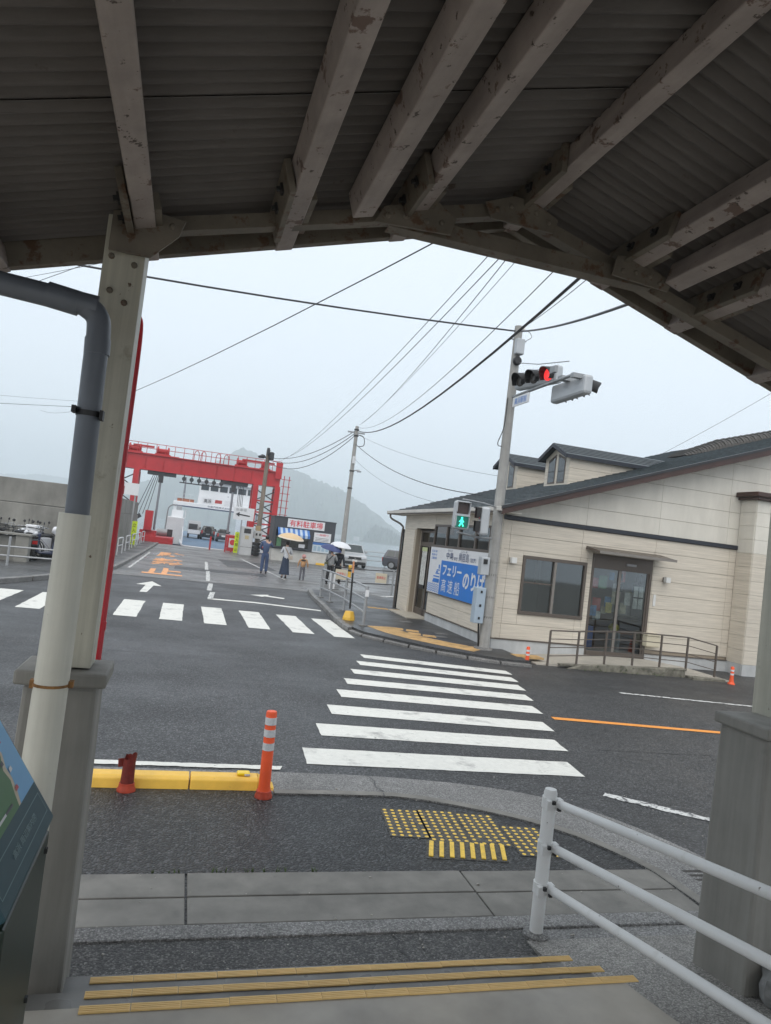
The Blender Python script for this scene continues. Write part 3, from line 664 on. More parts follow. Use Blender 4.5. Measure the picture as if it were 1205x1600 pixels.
# grit and small litter on the pavement
gb = MB(); random.seed(3)
for k in range(160):
    x, y = random.uniform(-.3,4.5), random.choice((random.uniform(3.15,3.52), random.uniform(3.15,4.2), random.uniform(4.2,6.0))); r_ = random.uniform(.002,.006)*(1.6 if random.random() < .1 else 1); gb.sphere((x,y,.016), r_, 5, 3, (1.2,1,.6))
o = link('grit', gb.mesh('grit', mat('grit', (.42,.40,.36), .8, var=(9,.5,1.3)))); o['kind'] = 'stuff'
weed_m = mat('weed', (.07,.11,.03), .7, var=(9,.6,1.3)); wb = MB()
for k in range(90):
    x, y, z = random.choice(((random.uniform(-.3,1.2),4.2,.01),(random.uniform(7.2,10.8),12.2-.12*random.random(),0),(random.uniform(3.0,3.9),random.uniform(3.5,3.7),.01),(2.76+.02*random.random(),random.uniform(2.8,3.1),.08)))
    for j in range(4):
        a = random.uniform(0,6.28); h = random.uniform(.012,.035)*(2 if y > 12 else 1); d = Vector((math.cos(a),math.sin(a),0))*h*.6; w = Vector((-math.sin(a),math.cos(a),0))*.004
        p = Vector((x,y,z)); wb.add([p-w,p+w,p+d+Vector((0,0,h))], [(0,1,2)])
o = link('weeds', wb.mesh('weeds', weed_m)); o['kind'] = 'stuff'
# ------------------------------------------------------------------ ticket building
siding_m = mat('beige_siding', (.60,.545,.46), .6, streak=(1.2,1.2,42,.80,1.14), var=(.9,.93,1.05), bump=(45,.2,.004), spot=((.36,.30,.23), 3, .68, .1))
siding2_m = mat('pale_siding', (.66,.63,.56), .6, streak=(2.2,2.2,.5,.86,1.06), var=(.7,.93,1.04), bump=(45,.12,.003))
plinth_m = mat('plinth_render', (.46,.47,.47), .7, var=(2,.85,1.08), streak=(5,5,.8,.88,1.08), spot=((.16,.15,.14), 7, .68, .08))
brown_m = mat('brown_fascia', (.05,.022,.016), .4, var=(3,.8,1.2)); bronze_m = mat('bronze_frame', (.115,.095,.08), .4, .3)
band_m = mat('navy_band', (.018,.022,.032), .5); shingle_m = mat('slate_shingle', (.038,.05,.055), .42, var=(9,.5,1.5), bump=(40,.3,.006))
seam_m = mat('sealant', (.30,.25,.19), .7); gutterw_m = mat('gutter_white', (.55,.53,.49), .45, var=(2,.85,1.08), spot=((.25,.22,.18), 12, .7, .05))
dark_in_m = mat('dark_interior', (.03,.03,.03), .8); room_m = mat('room_wall', (.32,.31,.28), .8); glass_m = glass('window_glass', (.80,.84,.84), .05); glassd_m = glass('dark_glass', (.10,.12,.12), .12)
BX0, BY0 = 6.25, 13.5
bt = thing('ticket_building', 'beige sided ferry ticket office with slate gable roof and two dormers', 'building', (6.25,13.5,0))
RS = .338; RE = 2.975; EX = 6.0          # main roof: slope, height at eave tip, eave x
def rz_(x): return RE + RS*(x-EX)
# backing walls (recessed joints show this)
bk = MB(); FY = BY0+.02
# front wall with openings: window 6.78..8.25 x .86..2.06, door 8.40..9.88 x .12..2.10
for x0, x1, z0, z1 in ((6.27,6.77,.0,2.8),(6.77,8.25,0,.86),(6.77,8.25,2.06,2.8),(8.25,8.39,0,2.8),(8.39,9.89,2.28,2.8),(9.89,12.75,0,2.8)): bk.box(x0,x1,FY,FY+.12,z0,z1)
part(bt, 'wall', bk, seam_m)
part(bt, 'gable_wall', MB().prism([(6.27,2.8),(15.5,2.8),(15.5,rz_(15.5)-.2),(6.27,rz_(6.27)-.2)], FY, FY+.12, 'xz'), seam_m)
part(bt, 'side_wall', MB().box(6.27,6.39,13.66,14.15,0,2.9).box(6.27,6.39,14.15,17.65,0,2.05).box(6.27,6.39,14.15,17.65,2.59,2.9).box(6.27,6.39,17.65,17.78,0,2.9).box(6.27,6.39,17.78,19.28,2.5,2.9).box(6.27,6.39,19.28,20.4,0,2.9), seam_m)
part(bt, 'rear_wall', MB().box(6.27,15.5,20.28,20.4,0,2.9).box(15.4,15.52,13.65,20.3,0,5.9), siding_m)
# plinth
for q in ((6.235,8.39,13.48,13.5,-.02,.30),(9.89,12.04,13.48,13.5,-.02,.24),(6.23,6.25,13.501,17.72,-.02,.30)): part(bt, 'plinth', MB().box(*q), plinth_m)
part(bt, 'drip_edge', MB().box(6.21,8.39,13.46,13.5,.30,.318).box(9.89,12.04,13.46,13.5,.24,.258).box(6.21,6.25,13.50,17.72,.30,.318), bronze_m)
# siding boards, front: one mesh per board
def board(x0, x1, z0, z1, m=siding_m, y=BY0):
    part(bt, 'siding_board', MB().box(x0+.003,x1-.003,y,y+.018,z0+.004,z1-.004), m)
rows = [.32]; 
while rows[-1] < 2.7: rows.append(rows[-1]+.307)
rows[-1] = 2.76
vj = [6.25,6.42,8.10,9.92,11.86,12.05]
def clip_open(x0, x1, z0, z1, ops):
    segs = [(x0,x1,z0,z1)]
    for a, b, c, d in ops:
        out = []
        for (p, q, r, s) in segs:
            if q <= a or p >= b or s <= c or r >= d: out.append((p,q,r,s)); continue
            if p < a: out.append((p,a,r,s))
            if q > b: out.append((b,q,r,s))
            pp, qq = max(p,a), min(q,b)
            if r < c: out.append((pp,qq,r,c))
            if s > d: out.append((pp,qq,d,s))
        segs = out
    return segs
OPS = [(6.76,8.26,.85,2.07),(8.385,9.895,0,2.29)]
for za, zb in zip(rows, rows[1:]):
    for xa, xb in zip(vj, vj[1:]):
        for s in clip_open(xa, xb, za, zb, OPS):
            if s[1]-s[0] > .02 and s[3]-s[2] > .02: board(*s)
part(bt, 'navy_band', MB().box(6.22,12.06,13.455,13.499,2.765,2.855), band_m, bevel=.01)
za = 2.86; k = 0; vju = [6.25,8.15,9.95,11.75,13.6,15.5]
while za < 5.6:
    zb = za+.37
    for xa, xb in zip(vju, vju[1:]):
        # sloped top under the rake
        xs = max(xa, EX+(za+.16-RE)/RS)
        if xs >= xb-.05: continue
        h0 = min(zb, rz_(xs)-.15); h1 = min(zb, rz_(xb)-.15); xk = EX+(zb+.15-RE)/RS
        poly = [(xs+.003,za+.004),(xb-.003,za+.004),(xb-.003,h1-.004)]
        if xs < xk < xb: poly.append((xk,zb-.004))
        if h0 > za+.008: poly.append((xs+.003,h0-.004))
        part(bt, 'siding_board', MB().prism(poly, BY0, BY0+.018, 'xz'), siding2_m)
    za = zb; k += 1
# corner trims
part(bt, 'corner_trim', MB().box(6.238,6.30,13.488,13.499,.32,2.76), siding_m)
# side (left) wall boards
OPS2 = [(14.1,17.68,2.03,2.62),(17.7,19.3,0,2.5)]
sy = [13.5,13.68,15.45,17.7,19.3,20.42]
for za, zb in zip(rows, rows[1:]):
    zb = min(zb, 2.88) if zb < 2.7 else 2.88
    for ya, yb in zip(sy, sy[1:]):
        for s in clip_open(ya, yb, za, zb, OPS2):
            if s[1]-s[0] > .02 and s[3]-s[2] > .02: part(bt, 'siding_board', MB().box(6.25,6.268,s[0]+.003,s[1]-.003,s[2]+.004,s[3]-.004), siding_m)
part(bt, 'corner_pillar', MB().box(6.22,6.30,19.32,20.45,.1,2.45).box(6.22,6.75,20.30,20.45,.1,2.46), siding_m)
part(bt, 'pillar_return', MB().box(6.30,6.75,19.29,19.32,.1,2.45), siding_m)
# front window: sliding sash, two panes, blinds inside
w = part(bt, 'window', MB().box(6.76,8.26,13.47,13.56,2.0,2.07).box(6.76,8.26,13.46,13.56,.85,.92).box(6.76,6.82,13.47,13.56,.92,2.0).box(8.20,8.26,13.47,13.56,.92,2.0), bronze_m, bevel=.005)
part(w, 'mullion', MB().box(7.49,7.545,13.475,13.55,.92,2.0), mat('light_bronze', (.22,.20,.18), .4, .3))
part(w, 'sash_rail', MB().box(6.82,7.49,13.52,13.55,1.50,1.53).box(7.10,7.13,13.56,13.58,1.53,2.0), bronze_m)
part(w, 'pane', MB().box(6.82,7.49,13.53,13.536,.92,2.0), glass_m); part(w, 'pane', MB().box(7.545,8.20,13.515,13.521,.92,2.0), glass_m)
bl = MB()
for k in range(12): bl.box(6.84,7.47,13.60,13.63,1.55+k*.037,1.553+k*.037)
part(w, 'blind', bl, mat('blind_slats', (.30,.33,.33), .6))['kind'] = 'stuff'
# room behind the window and the door
part(bt, 'room', MB().box(6.42,8.30,15.6,15.65,.12,2.8).box(6.42,12.0,13.66,17.0,.10,.13).box(6.42,12.0,13.66,17,2.75,2.8).box(8.30,8.34,13.66,17,.13,2.75).box(12.0,12.05,13.66,17,.13,2.75).box(8.34,12,16.95,17.0,.13,2.75), room_m)
part(bt, 'counter', MB().box(8.9,9.9,14.7,15.0,.13,1.0).box(9.2,11.5,14.9,15.4,.13,.85), mat('wood_counter', (.16,.08,.045), .5, streak=(3,3,30,.8,1.15)))
part(bt, 'desk', MB().box(6.5,8.2,14.4,15.2,.75,.80).box(6.6,7.2,14.5,15,.80,1.2), mat('desk_grey', (.10,.10,.11), .6))
# sliding door
d = part(bt, 'door', MB().box(8.39,8.45,13.50,13.60,.12,2.28).box(9.83,9.89,13.50,13.60,.12,2.28).box(8.45,9.83,13.50,13.60,1.98,2.28).box(8.45,9.83,13.49,13.60,.10,.22), bronze_m, bevel=.005)
part(d, 'stile', MB().box(9.09,9.15,13.54,13.575,.22,1.98), MATS['light_bronze']); part(d, 'stile', MB().box(9.79,9.829,13.52,13.56,.22,1.98), bronze_m)
part(d, 'pane', MB().box(8.45,9.09,13.560,13.566,.22,1.98), glass_m); part(d, 'pane', MB().box(9.15,9.79,13.535,13.541,.22,1.98), glass_m)
part(d, 'sensor', MB().box(9.22,9.46,13.47,13.50,2.10,2.15), mat('sensor_grey', (.35,.35,.36), .4), bevel=.004)
pc = [mat('poster_%s' % n, c, .5, var=(12,.6,1.3)) for n, c in (('blue',(.08,.22,.42)),('white',(.55,.55,.52)),('black',(.02,.02,.022)),('green',(.10,.24,.12)),('red',(.45,.07,.06)),('cream',(.5,.45,.32)),('grey',(.25,.25,.25)),('yellow',(.55,.45,.08)))]
random.seed(31)
for k in range(26):
    x = 8.47+random.random()*1.2; z = .85+random.random()*.95; wd = random.choice((.12,.16,.2)); yy = 13.575+.0045*k
    part(d, 'notice', MB().box(x,x+wd,yy,yy+.004,z,z+wd*1.4), pc[k % 8])
part(d, 'notice', MB().box(9.48,9.76,13.545,13.549,1.02,1.72), pc[2])
for i in range(2):
    for j in range(2): part(d, 'notice', MB().box(9.505+.13*i,9.615+.13*i,13.542,13.5445,1.19+.26*j,1.42+.26*j), pc[1])
part(d, 'litter_bin', MB().box(8.50,8.72,13.72,13.98,.25,.72), mat('bin_blue', (.02,.07,.30), .4), bevel=.01)
part(d, 'stand', MB().box(9.17,9.42,13.75,13.95,.14,.62), pc[6]); part(d, 'flowers', MB().sphere((9.3,13.85,.72),.12,8,6,(1.2,.8,.8)), pc[7])
# hood over the door, lamps, post box
hd = part(bt, 'door_hood', MB().prism([(13.5,2.36),(12.95,2.30),(12.95,2.345),(13.5,2.43)], 8.2, 10.05, 'yz'), bronze_m, bevel=.005)
part(hd, 'hood_trim', MB().box(8.19,10.06,12.935,12.95,2.295,2.35), MATS['light_bronze'])
for x, z in ((6.50,1.94),(10.22,1.90)): 
    o = part(bt, 'wall_lamp', MB().box(x-.06,x+.06,13.36,13.46,z-.06,z+.06), mat('lamp_white', (.65,.65,.63), .35), bevel=.008)
    part(o, 'lamp_back', MB().box(x-.05,x+.05,13.461,13.499,z-.05,z+.05), bronze_m)
part(bt, 'switch_plate', MB().box(9.97,10.03,13.48,13.499,1.30,1.55), MATS['lamp_white'])
o = part(bt, 'post_box', MB().box(9.80,10.14,13.33,13.499,.42,.66), mat('cream_plastic', (.55,.50,.38), .5), bevel=.02); part(o, 'lid', MB().box(9.79,10.15,13.31,13.498,.665,.71), MATS['cream_plastic'])
# pilaster with cornice cap on the right
part(bt, 'pilaster', MB().box(12.05,12.9,13.02,13.49,-.02,3.9), siding2_m)
for k in range(12):
    z0 = .25+k*.307
    part(bt, 'siding_board', MB().box(12.035,12.049,13.025,13.485,z0+.004,min(z0+.303,3.88)), siding_m if z0 < 2.7 else siding2_m)
    part(bt, 'siding_board', MB().box(12.055,12.9,13.005,13.019,z0+.004,min(z0+.303,3.88)), siding_m if z0 < 2.7 else siding2_m)
part(bt, 'pilaster_cap', MB().box(11.95,13.0,12.9,13.5,3.90,3.96), brown_m, bevel=.01)
part(bt, 'pilaster_cap', MB().box(11.88,13.06,12.84,13.5,3.961,4.07), brown_m, bevel=.02)
part(bt, 'plinth', MB().box(12.03,12.92,12.99,13.02,-.02,.245).box(12.02,12.05,13.021,13.48,-.02,.245), plinth_m)
# lower annex continuing right
part(bt, 'annex_wall', MB().box(12.91,20,13.3,13.5,-.05,3.6), siding2_m)
# side windows (clerestory) and entrance
w = part(bt, 'window', MB().box(6.225,6.30,14.1,17.68,2.57,2.62).box(6.225,6.30,14.1,17.68,2.03,2.09), bronze_m, bevel=.004)
ys_ = [14.1,14.9,15.9,16.75,17.68]
for y in ys_: part(w, 'mullion', MB().box(6.228,6.30,y-(.04 if y > 14.1 else 0),y+(.04 if y < 17.6 else 0),2.09,2.57), bronze_m)
for a, b_ in zip(ys_, ys_[1:]): part(w, 'pane', MB().box(6.262,6.268,a+.04,b_-.04,2.09,2.57), glassd_m)
part(bt, 'window_backing', MB().box(6.45,6.47,14.0,17.7,1.9,2.7), room_m)
d = part(bt, 'entrance', MB().box(6.42,6.50,17.72,17.80,.1,2.46).box(6.42,6.50,19.22,19.29,.1,2.46).box(6.42,6.50,17.8,19.22,2.02,2.14).box(6.42,6.50,17.8,19.22,2.40,2.46).box(6.43,6.49,18.48,18.56,.1,2.02).box(6.43,6.49,17.8,19.22,.1,.3), bronze_m)
part(d, 'pane', MB().box(6.45,6.456,17.8,18.48,.3,2.02), glassd_m); part(d, 'pane', MB().box(6.45,6.456,18.56,19.22,.3,2.02), glassd_m); part(d, 'pane', MB().box(6.45,6.456,17.8,19.22,2.14,2.40), glassd_m)
part(d, 'timetable', MB().box(6.41,6.42,18.62,19.02,.95,1.88), pc[1]); part(d, 'timetable_edge', MB().box(6.405,6.409,18.60,19.04,1.88,1.99), mat('pale_green', (.50,.55,.30), .5)); part(d, 'timetable_edge', MB().box(6.405,6.409,18.60,19.04,.84,.95), pc[2])
bl = MB()
for k in range(14): bl.box(6.52,6.56,17.82,18.46,.95+k*.075,.965+k*.075)
part(d, 'blind', bl, MATS['blind_slats'])['kind'] = 'stuff'
part(d, 'entry_mat', MB().box(5.75,6.42,17.75,19.5,.09,.125), mat('entry_tile', (.42,.38,.31), .6, var=(6,.85,1.1)))
part(bt, 'soffit', MB().box(6.02,6.42,13.1,21.3,2.88,2.91), siding2_m)
# eave gutter along the left side
part(bt, 'eave_gutter', MB().prism([(5.90,2.90),(6.02,2.87),(6.02,2.97),(5.90,2.985)], 13.0, 21.4, 'xz'), gutterw_m, bevel=.008)
part(bt, 'rain_pipe', MB().tube(smooth_path([(5.97,21.2,2.88),(5.99,21.1,2.75),(6.2,20.55,2.55),(6.2,20.5,2.2),(6.2,20.5,.1)],4), .03, 8), bronze_m, True)
# main roof deck and shingle courses
part(bt, 'roof_deck', MB().prism([(EX-.06,RE-.10),(16.2,rz_(16.2)-.12),(16.2,rz_(16.2)-.03),(EX-.06,RE-.04)], 13.02, 21.45, 'xz'), brown_m)
part(bt, 'rake_board', MB().prism([(EX-.06,RE-.15),(16.2,rz_(16.2)-.17),(16.2,rz_(16.2)-.02),(EX-.06,RE-.03)], 12.98, 13.019, 'xz'), brown_m, bevel=.006)
part(bt, 'rake_flashing', MB().prism([(EX-.08,RE-.035),(16.2,rz_(16.2)-.025),(16.2,rz_(16.2)+.03),(EX-.08,RE+.02)], 12.95, 13.018, 'xz'), mat('dark_flashing', (.02,.02,.023), .35))
nC = 52; cl = (16.2-EX)/nC; random.seed(5)
for k in range(nC):
    x0 = EX-.08+k*cl; x1 = x0+cl*1.25; b = MB(); y = 13.021 - random.random()*.3
    while y < 21.45:
        yw = random.uniform(.22,.42); ya, yb = max(y,13.021), min(y+yw-.008,21.45); j = random.uniform(0,.008)
        if yb-ya > .03:
            zt = .014+j; b.add([(x0,ya,rz_(x0)-.028),(x0,yb,rz_(x0)-.028),(x1,yb,rz_(x1)-.028),(x1,ya,rz_(x1)-.028),(x0,ya,rz_(x0)-.005+zt),(x0,yb,rz_(x0)-.005+zt),(x1,yb,rz_(x1)-.02),(x1,ya,rz_(x1)-.02)],
              [(4,5,6,7),(0,1,5,4),(0,4,7,3),(1,2,6,5)])
        y += yw
    part(bt, 'shingle_course', b, shingle_m)['kind'] = 'stuff'
# dormers
for yc in (16.62,19.57):
    xd, zb, ze, zp, hw = 9.0, 3.98, 4.76, 5.05, .62
    dm = part(bt, 'dormer', MB().prism([(yc-hw,zb-.3),(yc+hw,zb-.3),(yc+hw,ze),(yc,zp-.03),(yc-hw,ze)], xd+.02, 12.2, 'yz'), seam_m)
    # front face boards with window openings left free, cheek boards
    part(dm, 'dormer_front', MB().prism([(yc-hw,zb-.06),(yc+hw,zb-.06),(yc+hw,zb+.05),(yc-hw,zb+.05)], xd-.003, xd+.019, 'yz'), siding_m)
    for a, b_ in ((-hw,-.44),(-.06,.06),(.44,hw)):
        f_ = lambda y: ze+(zp-ze)*(1-abs(y)/hw)-.05
        part(dm, 'dormer_front', MB().prism([(yc+a,zb+.052),(yc+b_,zb+.052),(yc+b_,f_(b_))]+([(yc,f_(0))] if a < 0 < b_ else [])+[(yc+a,f_(a))], xd-.003, xd+.019, 'yz'), siding_m)
    for a, b_ in ((-.44,-.06),(.06,.44)):
        t0, t1 = zb+.60+.30*(1-abs(a)/.5)*.6, zb+.60+.30*(1-abs(b_)/.5)*.6
        w = part(dm, 'dormer_window', MB().prism([(yc+a,zb+.05),(yc+b_,zb+.05),(yc+b_,t1+.06),(yc+a,t0+.06)], xd-.012, xd+.012, 'yz'), bronze_m)
        part(w, 'pane', MB().prism([(yc+a+.035,zb+.09),(yc+b_-.035,zb+.09),(yc+b_-.035,t1),(yc+a+.035,t0)], xd-.016, xd-.0125, 'yz'), glassd_m)
        part(dm, 'dormer_front', MB().prism([(yc+a,t0+.061),(yc+b_,t1+.061),(yc+b_,f_(b_)),(yc+a,f_(a))], xd-.003, xd+.019, 'yz'), siding_m)
    for i in range(3):
        z0 = zb-.25+i*.34
        for xa, xb in ((xd,10.2),(10.2,12.2)):
            part(dm, 'cheek_board', MB().box(xa+.003,xb-.003,yc-hw-.018,yc-hw-.0005,z0+.004,min(z0+.336,ze+.02)), siding_m)
    for sg in (-1,1):
        ov = .12; zed = zp-(zp-ze)*(hw+ov)/hw
        part(dm, 'dormer_roof', MB().prism([(yc,zp+.03),(yc+sg*(hw+ov),zed+.03),(yc+sg*(hw+ov),zed-.03),(yc,zp-.028)], xd-.16, 12.4, 'yz'), shingle_m)
        part(dm, 'dormer_fascia', MB().prism([(yc+sg*.001,zp+.02),(yc+sg*(hw+ov),zed+.02),(yc+sg*(hw+ov),zed-.08),(yc+sg*.001,zp-.085)], xd-.19, xd-.161, 'yz'), band_m)
        part(dm, 'dormer_fascia', MB().box(xd-.16,12.4,yc+sg*(hw+ov)+(-.015 if sg < 0 else .0),yc+sg*(hw+ov)+(0 if sg < 0 else .015),zed-.07,zed+.025), band_m)
        for k in range(1,6):
            f = k/6; part(dm, 'roof_seam', MB().bar((xd-.15,yc+sg*(hw+ov)*f,zp+.034-(zp-zed)*f),(12.3,yc+sg*(hw+ov)*f,zp+.034-(zp-zed)*f),.012,.014), MATS['dark_flashing'])
# ribbed barrel roof beyond the slope
br = MB(); n = 8
for i in range(50):
    x0 = 13.0+i*.1
    br.prism([(17.2-.4*math.cos(math.pi*k/n), rz_(13.0)+.04+.30*math.sin(math.pi*k/n)*(1 if i % 2 else .93)*min(1,.35+i*.05)+(x0-13.0)*.30) for k in range(n+1)], x0, x0+.1, 'yz')
part(bt, 'barrel_ridge', br, mat('ridge_tile', (.06,.055,.05), .6, var=(6,.7,1.3)))['kind'] = 'stuff'

# sign on the side wall
blue_m = mat('sign_blue', (.015,.17,.56), .4, var=(3,.92,1.06)); signw_m = mat('sign_white', (.66,.67,.69), .4, var=(3,.95,1.03)); navy_m = mat('sign_navy', (.02,.045,.14), .4)
t = thing('ferry_sign', 'blue and white ferry ticket signboard with large white lettering on the side wall', 'sign', (6.2,16,.9))
SX = 6.205; xa = (0,-1,0); ua = (0,0,1)
part(t, 'board', MB().box(SX,6.245,13.9,17.72,.87,2.03), signw_m); part(t, 'edge_frame', MB().box(SX-.004,6.246,13.88,17.74,.845,.869).box(SX-.004,6.246,13.88,17.74,2.031,2.05), bronze_m)
part(t, 'blue_field', MB().box(SX-.005,SX-.001,13.9,16.82,.872,1.72), blue_m)
E2 = SX-.007
text(t, 'フェリー', 1.25, .27, (E2,16.66,1.36), xa, ua, signw_m, .03); text(t, '高 速 船', 1.22, .32, (E2,16.66,.955), xa, ua, signw_m, .0); text(t, 'のりば', 1.25, .42, (E2,15.28,1.14), xa, ua, signw_m, .03)
text(t, '中島', .48, .17, (E2,16.52,1.77), xa, ua, navy_m, .008); text(t, 'ゆき', .22, .09, (E2,15.98,1.76), xa, ua, navy_m, .01)
text(t, '興居島', .62, .20, (E2,15.68,1.755), xa, ua, navy_m, .0); text(t, '（泊港）', .34, .10, (E2,14.98,1.77), xa, ua, navy_m, .01)
text(t, 'なかじま', .32, .05, (E2,16.46,1.955), xa, ua, navy_m, .005); text(t, 'ごごしま', .40, .05, (E2,15.6,1.965), xa, ua, navy_m, .005)
text(t, '松山港・高浜', .40, .06, (E2,17.60,1.90), xa, ua, blue_m, .006); text(t, '観光港のりば', .40, .06, (E2,17.60,1.81), xa, ua, blue_m, .006); text(t, 'ご案内所', .40, .06, (E2,17.60,1.72), xa, ua, blue_m, .006)
sh = MB(); sh.add([(E2,y,z) for y, z in ((17.35,1.14),(16.86,1.14),(16.86,1.24),(17.28,1.24))], [(0,1,2,3)])
part(t, 'ship_hull', sh, blue_m)
for y0, y1, z0, z1 in ((17.30,16.86,1.28,1.31),(17.18,16.86,1.36,1.385),(17.1,16.86,1.45,1.475),(16.98,16.9,1.5,1.6),(17.12,17.0,1.39,1.44)): part(t, 'ship_line', MB().add([(E2,y0,z0),(E2,y1,z0),(E2,y1,z1),(E2,y0,z1)], [(0,1,2,3)]), blue_m)
for k in range(4):
    wv = MB(); n = 30
    for i in range(n):
        ya, yb = 17.70-i*.0283, 17.70-(i+1)*.0283; f = lambda y: .91+k*.055+.016*math.sin(y*36)
        wv.add([(E2,ya,f(ya)),(E2,yb,f(yb)),(E2,yb,f(yb)+.018),(E2,ya,f(ya)+.018)], [(0,1,2,3)])
    part(t, 'wave_line', wv, blue_m)

# access ramp with railing in front of the building
rm_m = mat('ramp_tile', (.40,.37,.32), .65, var=(5,.85,1.1), bump=(60,.2,.003))
t = thing('access_ramp', 'tiled access ramp with mossy concrete side before the ticket office door', 'ramp', (8.5,12.9,0))
mossy_m = mat('mossy_concrete', (.17,.16,.13), .9, var=(8,.5,1.4), spot=((.05,.055,.03), 10, .55, .1), bump=(40,.5,.01))
part(t, 'deck', MB().add([(6.75,12.45,.02),(8.2,12.38,.12),(9.9,12.28,.13),(10.95,12.05,.02),(10.95,13.48,.02),(9.9,13.48,.13),(8.2,13.48,.12),(6.75,13.48,.02)]+[(6.75,12.45,-.03),(8.2,12.38,-.03),(9.9,12.28,-.03),(10.95,12.05,-.03),(10.95,13.48,-.03),(9.9,13.48,-.03),(8.2,13.48,-.03),(6.75,13.48,-.03)],
   [(0,1,6,7),(1,2,5,6),(2,3,4,5),(8,9,1,0),(9,10,2,1),(10,11,3,2),(11,12,4,3),(15,8,0,7)]), rm_m)
part(t, 'side_wall', MB().prism([(7.3,0),(9.95,-.02),(9.95,.145),(8.2,.135),(7.6,.09)], 12.22, 12.30, 'xz'), mossy_m, bevel=.012)
part(t, 'coping', MB().add([(7.2,12.33,.035),(9.97,12.20,.147),(9.97,12.34,.149),(7.2,12.45,.037),(7.2,12.33,.06),(9.97,12.20,.172),(9.97,12.34,.174),(7.2,12.45,.062)], [(0,1,2,3),(4,5,6,7),(0,1,5,4),(2,3,7,6),(1,2,6,5),(3,0,4,7)]), mossy_m)
part(t, 'lower_step', MB().box(9.98,10.75,12.0,12.25,-.02,.05), mossy_m, bevel=.01)
t = thing('ramp_railing', 'thin brown metal railing along the access ramp', 'railing', (8.8,12.4,.1))
rp = [(6.97,.0,.68),(7.58,.06,.71),(8.18,.1,.77),(8.80,.14,.80),(9.42,.12,.80),(10.03,.11,.80),(10.68,-.0,.69)]
rpy = [12.42,12.40,12.38,12.36,12.34,12.32,12.25]
rail_m = mat('brown_rail', (.13,.11,.095), .45, .4)
for (x, z0, z1), y in zip(rp, rpy): part(t, 'post', MB().box(x-.016,x+.016,y-.016,y+.016,z0,z1), rail_m)
for i in range(6):
    (a, a0, a1), (b_, b0, b1) = rp[i], rp[i+1]
    for f in (1.,.76,.52,.28): part(t, 'rail', MB().bar((a,rpy[i],a0+(a1-a0)*f),(b_,rpy[i+1],b0+(b1-b0)*f),.016,.016 if f < 1 else .026), rail_m)
def small_cone(x, y, label):
    t = thing('traffic_cone', label, 'cone', (x,y,.0), 0, 'small orange cones by the ramp')
    part(t, 'base', MB().lathe([(.07,0),(.07,.015),(.05,.04)], (0,0,0), 14), orange_m, True, local=True)
    part(t, 'cone', MB().lathe([(.048,.04),(.036,.12),(.034,.33),(.028,.345),(.01,.35)], (0,0,0), 14), orange_m, True, local=True)
    for z in (.18,.255): part(t, 'reflective_band', MB().lathe([(.0365,z),(.036,z+.035)], (0,0,0), 14), reflect_m, True, local=True)
small_cone(6.49,12.34,'small orange cone at the start of the access ramp near the signal pole'); small_cone(10.75,11.85,'small orange cone at the far foot of the access ramp')

# ------------------------------------------------------------------ signal pole
pole_m = mat('pole_concrete', (.33,.325,.31), .7, var=(5,.85,1.1), streak=(8,8,.6,.8,1.1), bump=(60,.15,.003))
grey_m = mat('signal_grey', (.42,.44,.46), .4, .2, var=(3,.92,1.05)); hood_m = mat('hood_black', (.012,.012,.013), .5); galv_m = mat('galvanised', (.30,.31,.32), .45, .5, var=(8,.8,1.15))
PX, PY = 5.98, 13.26
t = thing('signal_pole', 'concrete pole carrying traffic and pedestrian signals at the ticket office corner', 'traffic signal', (PX,PY,.0))
part(t, 'pole', MB().lathe([(.118,0),(.108,2),(.094,4.5),(.082,6.70),(.05,6.71)], (PX,PY,0), 18), pole_m, True)
part(t, 'pole_footing', MB().lathe([(.2,.08),(.19,.13),(.13,.15)], (PX,PY,0), 12), gutter_m, True)
for z in (6.45,5.98,5.25,2.95,2.33,1.85,1.6,1.15,.75): part(t, 'pole_band', MB().lathe([(.118-.0055*z,z-.02),(.118-.0055*z,z+.02)], (PX,PY,0), 16), galv_m if z > 2 else darkband_m, True)
part(t, 'transformer_box', MB().box(PX-.10,PX+.08,PY-.22,PY-.09,6.08,6.40), grey_m, bevel=.02)
part(t, 'cable_coil', MB().lathe([(.07,-.06),(.09,-.03),(.09,.03),(.07,.06)], (PX-.02,PY-.14,5.95), 12, 'y'), darkband_m, True)
part(t, 'insulator', MB().lathe([(.02,6.7),(.03,6.74),(.015,6.8)], (PX+.1,PY-.05,-.1), 8), MATS['lamp_white'])
part(t, 'pole_hook', MB().tube(smooth_path([(PX+.06,PY,6.6),(PX+.2,PY-.05,6.62),(PX+.26,PY-.1,6.5),(PX+.16,PY-.08,6.42)],4), .008, 6).tube([(PX-.15,PY,6.42),(PX+.2,PY,6.42)], .014, 6), galv_m)
